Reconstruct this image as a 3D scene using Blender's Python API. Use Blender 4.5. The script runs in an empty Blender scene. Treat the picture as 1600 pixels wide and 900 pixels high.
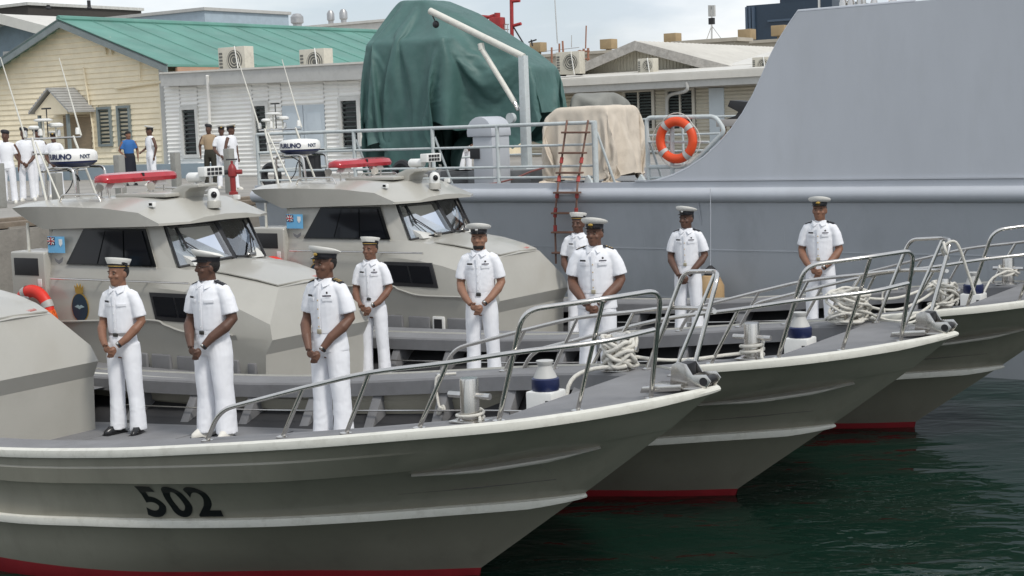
import bpy, bmesh, math, random
import numpy as np
from mathutils import Vector, Matrix, noise
random.seed(7); np.random.seed(7)
R = math.radians
scene = bpy.context.scene
COL = scene.collection

# ------------------------------------------------------------------ camera
F_PX, PITCH, ROLL, CAM_H = 2390.0, R(6.2267), R(-2.192), 3.7745
_c, _s, _cr, _sr = math.cos(PITCH), math.sin(PITCH), math.cos(ROLL), math.sin(ROLL)
cam_d = bpy.data.cameras.new('camera'); cam = bpy.data.objects.new('camera', cam_d); COL.objects.link(cam)
cam_d.sensor_width = 36.0; cam_d.lens = 36.0 * F_PX / 1600.0
cam_d.clip_start = .1; cam_d.clip_end = 6000
_r0, _d0, _fw = Vector((1, 0, 0)), Vector((0, -_s, -_c)), Vector((0, _c, -_s))
_right = _cr * _r0 - _sr * _d0; _down = _sr * _r0 + _cr * _d0
_m = Matrix((_right, -_down, -_fw)).transposed().to_4x4(); _m.translation = (0, 0, CAM_H)
cam.matrix_world = _m
scene.camera = cam

# ------------------------------------------------------------------ world, sun, exposure
SUN_EL, SUN_AZ = R(50), R(144)        # azimuth measured clockwise from +Y
w = bpy.data.worlds.new('World'); scene.world = w; w.use_nodes = True
nt = w.node_tree; nt.nodes.clear()
def N(tree, t, **kw):
    n = tree.nodes.new(t)
    for k, v in kw.items(): setattr(n, k, v)
    return n
sky = N(nt, 'ShaderNodeTexSky', sky_type='NISHITA', sun_disc=False)
sky.sun_elevation = SUN_EL; sky.sun_rotation = SUN_AZ; sky.air_density = 1.0; sky.dust_density = 2.0
tc = N(nt, 'ShaderNodeTexCoord'); mp = N(nt, 'ShaderNodeMapping'); mp.inputs['Scale'].default_value = (1, 1, 3.2)
nz = N(nt, 'ShaderNodeTexNoise'); nz.inputs['Scale'].default_value = 3.0; nz.inputs['Detail'].default_value = 7; nz.inputs['Roughness'].default_value = .55
rp = N(nt, 'ShaderNodeValToRGB'); rp.color_ramp.elements[0].position = .36; rp.color_ramp.elements[0].color = (.60, .60, .60, 1)
rp.color_ramp.elements[1].position = .62; rp.color_ramp.elements[1].color = (.97, .97, .97, 1)
nz2 = N(nt, 'ShaderNodeTexNoise'); nz2.inputs['Scale'].default_value = 5.5; nz2.inputs['Detail'].default_value = 6
rp2 = N(nt, 'ShaderNodeValToRGB'); rp2.color_ramp.elements[0].position = .38; rp2.color_ramp.elements[0].color = (5.4, 6.0, 6.7, 1)
rp2.color_ramp.elements[1].position = .62; rp2.color_ramp.elements[1].color = (8.7, 8.8, 8.9, 1)
mx = N(nt, 'ShaderNodeMix', data_type='RGBA')
bg = N(nt, 'ShaderNodeBackground'); bg.inputs['Strength'].default_value = .1
out = N(nt, 'ShaderNodeOutputWorld')
L = nt.links.new
L(tc.outputs['Generated'], mp.inputs['Vector']); L(mp.outputs['Vector'], nz.inputs['Vector']); L(mp.outputs['Vector'], nz2.inputs['Vector'])
L(nz.outputs['Fac'], rp.inputs['Fac']); L(nz2.outputs['Fac'], rp2.inputs['Fac'])
L(rp.outputs['Color'], mx.inputs['Factor']); L(sky.outputs['Color'], mx.inputs['A']); L(rp2.outputs['Color'], mx.inputs['B'])
L(mx.outputs['Result'], bg.inputs['Color']); L(bg.outputs['Background'], out.inputs['Surface'])
sun_d = bpy.data.lights.new('sun', 'SUN'); sun_d.energy = 1.5; sun_d.angle = R(10); sun_d.color = (1, .96, .90)
sun = bpy.data.objects.new('sun', sun_d); COL.objects.link(sun)
_sd = Vector((math.sin(SUN_AZ) * math.cos(SUN_EL), math.cos(SUN_AZ) * math.cos(SUN_EL), math.sin(SUN_EL)))
sun.rotation_euler = _sd.to_track_quat('Z', 'Y').to_euler(); sun.location = (0, 0, 30)
vs = scene.view_settings
vs.view_transform = 'Standard'; vs.look = 'None'; vs.exposure = .42; vs.gamma = 1.0; vs.use_curve_mapping = False

# ------------------------------------------------------------------ photo pixel -> place
def ray(x, y):
    X, Y = x - 800, y - 450
    a, b = _cr * X + _sr * Y, -_sr * X + _cr * Y
    return Vector((a / F_PX, _c - b / F_PX * _s, -_s - b / F_PX * _c))
CP = Vector((0, 0, CAM_H))
def on_z(x, y, z): d = ray(x, y); return CP + d * ((z - CAM_H) / d.z)
class Frame:                            # ground frame: u runs along e_u, v away from the camera
    def __init__(s, ox, oy, deg):
        a = R(deg); s.o = Vector((ox, oy, 0)); s.a = a
        s.eu = Vector((math.cos(a), -math.sin(a), 0)); s.ev = Vector((math.sin(a), math.cos(a), 0))
        s.M = Matrix.Translation(s.o) @ Matrix.Rotation(-a, 4, 'Z')
    def loc(s, P): q = P - s.o; return Vector((q.dot(s.eu), q.dot(s.ev), P.z))
    def at(s, x, y, v=0.0):             # pixel -> local (u,v,z) on the upright plane v = const
        d = ray(x, y); t = (v - s.loc(CP).y) / d.dot(s.ev); return s.loc(CP + d * t)
    def atu(s, x, y, u=0.0):
        d = ray(x, y); t = (u - s.loc(CP).x) / d.dot(s.eu); return s.loc(CP + d * t)
    def gz(s, x, y, z): return s.loc(on_z(x, y, z))
    def world(s, u, v, z): return s.o + s.eu * u + s.ev * v + Vector((0, 0, z))

# ------------------------------------------------------------------ materials
MATS = {}
def mat(name, col, rough=.5, metal=0.0, var=.08, scale=2.5, bump=0.0, bscale=60., spec=.5, coat=0.0, dirt=0.0, dirtcol=(.12, .09, .06), stretch=(1, 1, 1), detail=6):
    if name in MATS: return MATS[name]
    m = bpy.data.materials.new(name); m.use_nodes = True; t = m.node_tree; b = t.nodes['Principled BSDF']
    tc = N(t, 'ShaderNodeTexCoord'); mp = N(t, 'ShaderNodeMapping'); mp.inputs['Scale'].default_value = stretch
    t.links.new(tc.outputs['Object'], mp.inputs['Vector'])
    n1 = N(t, 'ShaderNodeTexNoise'); n1.inputs['Scale'].default_value = scale; n1.inputs['Detail'].default_value = detail; n1.inputs['Roughness'].default_value = .6
    t.links.new(mp.outputs['Vector'], n1.inputs['Vector'])
    r = N(t, 'ShaderNodeValToRGB')
    r.color_ramp.elements[0].position = .3; r.color_ramp.elements[1].position = .7
    r.color_ramp.elements[0].color = tuple(c * (1 - var) for c in col) + (1,)
    r.color_ramp.elements[1].color = tuple(min(1, c * (1 + var)) for c in col) + (1,)
    t.links.new(n1.outputs['Fac'], r.inputs['Fac'])
    last = r.outputs['Color']
    if dirt > 0:
        n2 = N(t, 'ShaderNodeTexNoise'); n2.inputs['Scale'].default_value = scale * 2.3; n2.inputs['Detail'].default_value = 10; n2.inputs['Roughness'].default_value = .7
        t.links.new(mp.outputs['Vector'], n2.inputs['Vector'])
        r2 = N(t, 'ShaderNodeValToRGB'); r2.color_ramp.elements[0].position = .5; r2.color_ramp.elements[0].color = (0, 0, 0, 1)
        r2.color_ramp.elements[1].position = .75; r2.color_ramp.elements[1].color = (dirt, dirt, dirt, 1)
        t.links.new(n2.outputs['Fac'], r2.inputs['Fac'])
        mxx = N(t, 'ShaderNodeMix', data_type='RGBA'); mxx.inputs['B'].default_value = dirtcol + (1,)
        t.links.new(r2.outputs['Color'], mxx.inputs['Factor']); t.links.new(last, mxx.inputs['A']); last = mxx.outputs['Result']
    t.links.new(last, b.inputs['Base Color'])
    rr = N(t, 'ShaderNodeMapRange'); rr.inputs['To Min'].default_value = max(0.02, rough - .07); rr.inputs['To Max'].default_value = min(1, rough + .07)
    t.links.new(n1.outputs['Fac'], rr.inputs['Value']); t.links.new(rr.outputs['Result'], b.inputs['Roughness'])
    b.inputs['Metallic'].default_value = metal; b.inputs['Specular IOR Level'].default_value = spec
    if coat: b.inputs['Coat Weight'].default_value = coat; b.inputs['Coat Roughness'].default_value = .1
    if bump:
        n3 = N(t, 'ShaderNodeTexNoise'); n3.inputs['Scale'].default_value = bscale; n3.inputs['Detail'].default_value = 5
        t.links.new(mp.outputs['Vector'], n3.inputs['Vector'])
        bp = N(t, 'ShaderNodeBump'); bp.inputs['Strength'].default_value = bump; bp.inputs['Distance'].default_value = .02
        t.links.new(n3.outputs['Fac'], bp.inputs['Height']); t.links.new(bp.outputs['Normal'], b.inputs['Normal'])
    MATS[name] = m; return m
def glass(name, tint, gloss=.12):
    if name in MATS: return MATS[name]
    m = bpy.data.materials.new(name); m.use_nodes = True; t = m.node_tree; t.nodes.clear()
    tr = N(t, 'ShaderNodeBsdfTransparent'); tr.inputs['Color'].default_value = tint + (1,)
    gl = N(t, 'ShaderNodeBsdfGlossy'); gl.inputs['Roughness'].default_value = .03; gl.inputs['Color'].default_value = (.95, .97, 1, 1)
    fr = N(t, 'ShaderNodeLayerWeight'); fr.inputs['Blend'].default_value = .35
    ad = N(t, 'ShaderNodeMath', operation='ADD'); ad.inputs[1].default_value = gloss; ad.use_clamp = True
    mi = N(t, 'ShaderNodeMixShader'); o = N(t, 'ShaderNodeOutputMaterial')
    t.links.new(fr.outputs['Fresnel'], ad.inputs[0]); t.links.new(ad.outputs[0], mi.inputs[0]); t.links.new(tr.outputs[0], mi.inputs[1]); t.links.new(gl.outputs[0], mi.inputs[2]); t.links.new(mi.outputs[0], o.inputs[0])
    MATS[name] = m; return m

PAINT = mat('warm_grey_paint_lit', (.412, .400, .358), .34, var=.05, scale=1.2, spec=.5, coat=.4, dirt=.18, dirtcol=(.28, .265, .225), bump=.03, bscale=5)  # same paint as the hull, lighter for the light on the cabin
PAINT_SHADED = mat('warm_grey_paint_shaded', (.288, .273, .220), .36, var=.07, scale=1.6, spec=.5, coat=.4, dirt=.38, dirtcol=(.17, .16, .13), bump=.05, bscale=2.5, stretch=(1, 1, .22))  # same paint darkened for the shade under the flare, plus dirt streaks
DECK = mat('dark_grey_nonskid', (.205, .205, .21), .75, var=.12, scale=2, bump=.25, bscale=240, dirt=.25, dirtcol=(.10, .095, .09))
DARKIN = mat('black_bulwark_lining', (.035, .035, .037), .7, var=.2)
WHITE = mat('white_plastic', (.78, .78, .75), .4, var=.04, dirt=.10)
STRIP = mat('white_rubbing_strip', (.66, .65, .585), .5, var=.05, scale=4, dirt=.45, dirtcol=(.36, .34, .28), bump=.05, bscale=30)
REDB = mat('red_bottom_paint', (.24, .012, .018), .55, var=.15, dirt=.3, dirtcol=(.06, .02, .02))
STEEL = mat('polished_stainless', (.62, .60, .57), .2, 1.0, var=.08, scale=6, dirt=.12, dirtcol=(.3, .26, .2))
BLACK = mat('black_rubber', (.018, .018, .02), .55, var=.2)
BLACKG = mat('black_gloss', (.008, .009, .010), .15, var=.1, spec=.3)
DGLASS = mat('dark_tinted_glass', (.006, .007, .010), .05, var=.1, spec=.28)
WGLASS = glass('windscreen_glass', (.84, .87, .88), .17)
NAVY = mat('navy_blue', (.014, .022, .075), .35, var=.1)
REDL = mat('red_lens', (.40, .02, .03), .22, var=.1, scale=8, coat=.5)
ORANGE = mat('orange_ring', (.72, .075, .015), .5, var=.08, dirt=.12)
REDRING = mat('red_ring', (.72, .035, .02), .5, var=.08)
ROPEM = mat('white_rope', (.66, .64, .58), .85, var=.12, scale=30, bump=.6, bscale=160)
OROPE = mat('orange_rope', (.72, .13, .02), .85, var=.2, scale=40, bump=.6, bscale=160)
GOLD = mat('gold', (.62, .40, .10), .35, .7, var=.1)
NUMB = mat('black_number', (.006, .006, .007), .4, var=.1)
SHIPM = mat('grey_ship_paint', (.452, .475, .510), .48, var=.06, scale=.8, dirt=.28, dirtcol=(.36, .375, .39), bump=.35, bscale=.9, stretch=(1, 1, .3))
SHIPH = mat('grey_ship_hull_paint', (.445, .47, .50), .5, var=.06, scale=.6, dirt=.38, dirtcol=(.27, .285, .30), bump=.3, bscale=1.1, stretch=(1, 1, .45))
RAILP = mat('pale_rail_paint', (.50, .54, .54), .45, var=.08, scale=8, dirt=.3, dirtcol=(.25, .2, .15))
SDECK = mat('ship_deck_paint', (.20, .205, .21), .7, var=.15, dirt=.3, bump=.1)

# ------------------------------------------------------------------ mesh builder
class MB:
    def __init__(s): s.v = []; s.f = []
    def add(s, vs, fs):
        o = len(s.v); s.v += [tuple(p) for p in vs]; s.f += [tuple(i + o for i in f) for f in fs]; return s
    def box(s, c, d, M=None):
        x, y, z = d[0] / 2, d[1] / 2, d[2] / 2
        vs = [Vector((sx * x, sy * y, sz * z)) for sz in (-1, 1) for sy in (-1, 1) for sx in (-1, 1)]
        if M is not None: vs = [M @ p for p in vs]
        vs = [p + Vector(c) for p in vs]
        return s.add(vs, [(0, 2, 3, 1), (4, 5, 7, 6), (0, 1, 5, 4), (2, 6, 7, 3), (0, 4, 6, 2), (1, 3, 7, 5)])
    def hexa(s, p):                      # 8 corners: bottom ring 0-3, top ring 4-7
        return s.add(p, [(3, 2, 1, 0), (4, 5, 6, 7), (0, 1, 5, 4), (1, 2, 6, 5), (2, 3, 7, 6), (3, 0, 4, 7)])
    def prism(s, poly, off):             # planar polygon (3-D points) extruded by off
        n = len(poly); off = Vector(off); a = [Vector(p) for p in poly]; b = [p + off for p in a]
        return s.add(a + b, [tuple(range(n - 1, -1, -1)), tuple(range(n, 2 * n))] + [(i, (i + 1) % n, n + (i + 1) % n, n + i) for i in range(n)])
    def loft(s, rings, cap0=True, cap1=True, closed=True):
        n = len(rings[0]); vs = [p for r in rings for p in r]; fs = []
        for k in range(len(rings) - 1):
            for i in range(n if closed else n - 1):
                j = (i + 1) % n; fs.append((k * n + i, k * n + j, (k + 1) * n + j, (k + 1) * n + i))
        if closed and cap0: fs.append(tuple(range(n - 1, -1, -1)))
        if closed and cap1: fs.append(tuple((len(rings) - 1) * n + i for i in range(n)))
        return s.add(vs, fs)
    def tube(s, pts, r, n=8, closed=False):
        pts = [Vector(p) for p in pts]; m = len(pts); rad = r if hasattr(r, '__len__') else [r] * m
        rings = []; up = None
        for i, p in enumerate(pts):
            if closed: t = pts[(i + 1) % m] - pts[i - 1]
            else: t = pts[min(i + 1, m - 1)] - pts[max(i - 1, 0)]
            if t.length < 1e-9: t = Vector((0, 0, 1))
            t.normalize()
            if up is None: up = Vector((0, 0, 1)) if abs(t.z) < .9 else Vector((1, 0, 0))
            a = t.cross(up)
            if a.length < 1e-6: a = t.cross(Vector((1, .3, .2)))
            a.normalize(); b = a.cross(t).normalized(); up = b
            rings.append([p + (a * math.cos(2 * math.pi * k / n) + b * math.sin(2 * math.pi * k / n)) * rad[i] for k in range(n)])
        if closed: rings.append(rings[0]); return s.loft(rings, False, False)
        return s.loft(rings)
    def lathe(s, prof, n=20, c=(0, 0, 0), M=None):
        rings = []
        for r, z in prof:
            ring = [Vector((r * math.cos(2 * math.pi * k / n), r * math.sin(2 * math.pi * k / n), z)) for k in range(n)]
            if M is not None: ring = [M @ p for p in ring]
            rings.append([p + Vector(c) for p in ring])
        return s.loft(rings)
    def ell(s, c, r, nu=14, nv=9, M=None):
        rings = []
        for j in range(nv):
            th = math.pi * (j + .02 if j == 0 else (j - .02 if j == nv - 1 else j)) / (nv - 1)
            rings.append([Vector((r[0] * math.sin(th) * math.cos(2 * math.pi * k / nu), r[1] * math.sin(th) * math.sin(2 * math.pi * k / nu), -r[2] * math.cos(th))) for k in range(nu)])
        rings = [[(M @ p if M is not None else p) + Vector(c) for p in q] for q in rings]
        return s.loft(rings)
    def xf(s, M): s.v = [tuple(M @ Vector(p)) for p in s.v]; return s
    def mesh(s, name, sharp=35, bevel=0, segs=2):
        me = bpy.data.meshes.new(name); me.from_pydata(s.v, [], s.f)
        bm = bmesh.new(); bm.from_mesh(me)
        bmesh.ops.recalc_face_normals(bm, faces=bm.faces)
        if bevel:
            es = [e for e in bm.edges if len(e.link_faces) == 2 and e.calc_face_angle(0) > R(25)]
            bmesh.ops.bevel(bm, geom=es, offset=bevel, segments=segs, affect='EDGES', profile=.6)
        bm.to_mesh(me); bm.free()
        me.polygons.foreach_set('use_smooth', [True] * len(me.polygons))
        me.set_sharp_from_angle(angle=R(sharp))
        return me
    def build(s, name, m, parent=None, sharp=35, bevel=0, segs=2): return link(name, s.mesh(name, sharp, bevel, segs), m, parent)
def link(name, me, m, parent=None):
    if m is not None and not me.materials: me.materials.append(m)
    o = bpy.data.objects.new(name, me); COL.objects.link(o); o.parent = parent; return o
def thing(name, label, cat, M=None, group=None):
    o = bpy.data.objects.new(name, None); COL.objects.link(o)
    if M is not None: o.matrix_world = M
    o.empty_display_size = .2
    return tag(o, label, cat, group)
def tag(o, label=None, cat=None, group=None, kind=None):
    if label: o['label'] = label
    if cat: o['category'] = cat
    if group: o['group'] = group
    if kind: o['kind'] = kind
    return o
def copy_tree(o, parent=None):
    c = o.copy(); COL.objects.link(c); c.parent = parent
    for ch in list(o.children): copy_tree(ch, c)
    return c
def fillet(pts, r=.08, n=5):
    pts = [Vector(p) for p in pts]; outp = [pts[0]]
    for i in range(1, len(pts) - 1):
        a, b, c = pts[i - 1], pts[i], pts[i + 1]
        d1 = (a - b); d2 = (c - b); q = min(r, d1.length * .45, d2.length * .45)
        p1 = b + d1.normalized() * q; p2 = b + d2.normalized() * q
        for k in range(n + 1):
            t = k / n; outp.append(p1 * (1 - t) ** 2 + b * 2 * t * (1 - t) + p2 * t * t)
    outp.append(pts[-1]); return outp
def smooth_path(pts, n=6):
    pts = [Vector(p) for p in pts]; o = []
    P = [pts[0] * 2 - pts[1]] + pts + [pts[-1] * 2 - pts[-2]]
    for i in range(1, len(P) - 2):
        for k in range(n):
            t = k / n; a, b, c, d = P[i - 1], P[i], P[i + 1], P[i + 2]
            o.append(.5 * ((2 * b) + (c - a) * t + (2 * a - 5 * b + 4 * c - d) * t * t + (3 * b - a - 3 * c + d) * t ** 3))
    o.append(pts[-1]); return o
def text_verts(s, size, depth=0.0, bold=0.0, shear=0.0, space=1.0):
    cu = bpy.data.curves.new('t', 'FONT'); cu.body = s; cu.size = size; cu.extrude = depth; cu.offset = bold; cu.shear = shear; cu.space_character = space; cu.align_x = 'CENTER'; cu.align_y = 'CENTER'
    o = bpy.data.objects.new('t', cu); COL.objects.link(o); bpy.context.view_layer.update()
    me = bpy.data.meshes.new_from_object(o.evaluated_get(bpy.context.evaluated_depsgraph_get()))
    vs = [v.co.copy() for v in me.vertices]; fs = [tuple(p.vertices) for p in me.polygons]
    bpy.data.objects.remove(o); bpy.data.curves.remove(cu); bpy.data.meshes.remove(me)
    return vs, fs
def interp(tab, u, k):                  # monotone smooth lookup in a list of (u, a, b)
    x = [t[0] for t in tab]; y = [t[k] for t in tab]
    n = len(x); d = [(y[i + 1] - y[i]) / (x[i + 1] - x[i]) for i in range(n - 1)]
    m = [d[0]] + [0 if d[i - 1] * d[i] <= 0 else 2 * d[i - 1] * d[i] / (d[i - 1] + d[i]) for i in range(1, n - 1)] + [d[-1]]
    u = max(x[0], min(x[-1], u)); i = 0
    while i < n - 2 and u > x[i + 1]: i += 1
    h = x[i + 1] - x[i]; t = (u - x[i]) / h
    return y[i] * (1 + 2 * t) * (1 - t) ** 2 + m[i] * h * t * (1 - t) ** 2 + y[i + 1] * t * t * (3 - 2 * t) - m[i + 1] * h * t * t * (1 - t)
WORK = bpy.data.scenes.new('workshop')   # empty scene used only to evaluate modifiers quickly; removed at the end
def remesh(mb, voxel, sm=3, fac=.5):
    me = bpy.data.meshes.new('tmp'); me.from_pydata(mb.v, [], mb.f)
    bm = bmesh.new(); bm.from_mesh(me); bmesh.ops.recalc_face_normals(bm, faces=bm.faces); bm.to_mesh(me); bm.free()
    o = bpy.data.objects.new('tmp', me); WORK.collection.objects.link(o)
    md = o.modifiers.new('r', 'REMESH'); md.mode = 'VOXEL'; md.voxel_size = voxel
    if sm: s2 = o.modifiers.new('s', 'SMOOTH'); s2.iterations = sm; s2.factor = fac
    vl = WORK.view_layers[0]; vl.update()
    r = bpy.data.meshes.new_from_object(o.evaluated_get(vl.depsgraph))
    bpy.data.objects.remove(o); bpy.data.meshes.remove(me)
    r.polygons.foreach_set('use_smooth', [True] * len(r.polygons)); return r

# ================================================================== SETTING: water
def water_material():
    m = bpy.data.materials.new('harbour_water'); m.use_nodes = True; t = m.node_tree; b = t.nodes['Principled BSDF']
    b.inputs['Base Color'].default_value = (.0035, .0195, .013, 1); b.inputs['Roughness'].default_value = .04
    b.inputs['IOR'].default_value = 1.33; b.inputs['Specular IOR Level'].default_value = .5
    tc = N(t, 'ShaderNodeTexCoord')
    prev = None
    for sc, st, dist, strx in ((.30, .5, .20, 2.0), (.85, .5, .085, 1.9), (2.6, .6, .026, 1.6)):
        mp = N(t, 'ShaderNodeMapping'); mp.inputs['Scale'].default_value = (1, strx, 1); mp.inputs['Rotation'].default_value = (0, 0, R(12))
        n = N(t, 'ShaderNodeTexNoise'); n.inputs['Scale'].default_value = sc; n.inputs['Detail'].default_value = 2.5; n.inputs['Distortion'].default_value = .8
        bp = N(t, 'ShaderNodeBump'); bp.inputs['Strength'].default_value = st; bp.inputs['Distance'].default_value = dist
        t.links.new(tc.outputs['Object'], mp.inputs['Vector']); t.links.new(mp.outputs['Vector'], n.inputs['Vector']); t.links.new(n.outputs['Fac'], bp.inputs['Height'])
        if prev: t.links.new(prev.outputs['Normal'], bp.inputs['Normal'])
        prev = bp
    t.links.new(prev.outputs['Normal'], b.inputs['Normal']); return m
tag(MB().add([(-3000, -200, 0), (3000, -200, 0), (3000, 5000, 0), (-3000, 5000, 0)], [(0, 1, 2, 3)]).build('water', water_material()), kind='structure')

# ================================================================== PATROL BOATS
SHEER = [(-12, 1.7, 1.10), (-10, 1.88, 1.10), (-7.66, 1.93, 1.105), (-6.08, 1.93, 1.13), (-4.9, 1.93, 1.16), (-4.2, 1.93, 1.19), (-3.0, 1.92, 1.28), (-1.92, 1.86, 1.39), (-1.23, 1.8, 1.465), (-.71, 1.7, 1.52), (-.15, 1.55, 1.58), (.39, 1.30, 1.625), (.81, .90, 1.655), (1.17, .45, 1.69), (1.4, .16, 1.72), (1.51, 0, 1.735)]
KNUCK = [(-12, 1.66, .85), (-10, 1.84, .86), (-7, 1.89, .87), (-4.3, 1.89, .915), (-2.82, 1.84, 1.01), (-1.6, 1.69, 1.10), (-.87, 1.45, 1.16), (-.22, 1.1, 1.215), (.35, .65, 1.28), (.92, .17, 1.365), (1.1, 0, 1.39)]
STRAKE = [(-12, 1.62, .58), (-10, 1.8, .585), (-7, 1.86, .59), (-4.38, 1.84, .605), (-3.29, 1.74, .655), (-2.7, 1.63, .68), (-1.87, 1.4, .72), (-1.16, 1.08, .755), (-.52, .7, .785), (.05, .27, .80), (.33, 0, .81)]
BOOT = [(-12, 1.45, .15), (-7, 1.66, .15), (-4.56, 1.68, .135), (-3.93, 1.58, .11), (-3.38, 1.42, .095), (-1.97, .66, .07), (-1.26, .32, .065), (-.69, 0, .07)]
TS = [1 - (1 - k / 60) ** 1.55 for k in range(61)]
def curve(tab, dv=0.0, dw=0.0, du_end=0.0):
    u0, u1 = tab[0][0], tab[-1][0] + du_end; o = []
    for t in TS:
        u = u0 + (u1 - u0) * t; uu = u0 + (tab[-1][0] - u0) * t
        V = interp(tab, uu, 1); o.append((u, max(0.0, V + dv) if t < 1 else 0.0, interp(tab, uu, 2) + dw))
    return o
def mirror_rows(rows, mb):               # rows of (u,V,w) on both sides
    for sg in (-1, 1): mb.loft([[Vector((u, sg * V, w)) for u, V, w in r] for r in rows], closed=False)
    return mb
def deck_w(u): return .66 + .048 * (max(u, -6.6) + 6.33)
def sheer_V(u): return interp(SHEER, u, 1)
def sheer_W(u): return interp(SHEER, u, 2)
CAPW = .42; BOW_U = .24
def hull_half(u, z):                     # half-width of the shell at a station and height
    pts = []
    for tab in (BOOT, STRAKE, KNUCK, SHEER):
        if u <= tab[-1][0]: pts.append((interp(tab, u, 2), interp(tab, u, 1)))
    ends = [(t[-1][0], t[-1][2]) for t in (BOOT, STRAKE, KNUCK, SHEER)]
    if u > BOOT[-1][0]:                  # forward of the waterline: start from the stem
        for (u0, z0), (u1, z1) in zip(ends, ends[1:]):
            if u0 <= u <= u1: pts.insert(0, (z0 + (z1 - z0) * (u - u0) / (u1 - u0), 0.0)); break
    if z <= pts[0][0]: return max(0.0, pts[0][1] - (pts[0][0] - z) * .8)
    for (a, va), (b, vb) in zip(pts, pts[1:]):
        if z <= b: return va + (vb - va) * (z - a) / (b - a)
    return pts[-1][1]
def inside(u, v, z, m=.09): return max(.02, min(v, hull_half(u, z) - m))

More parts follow.
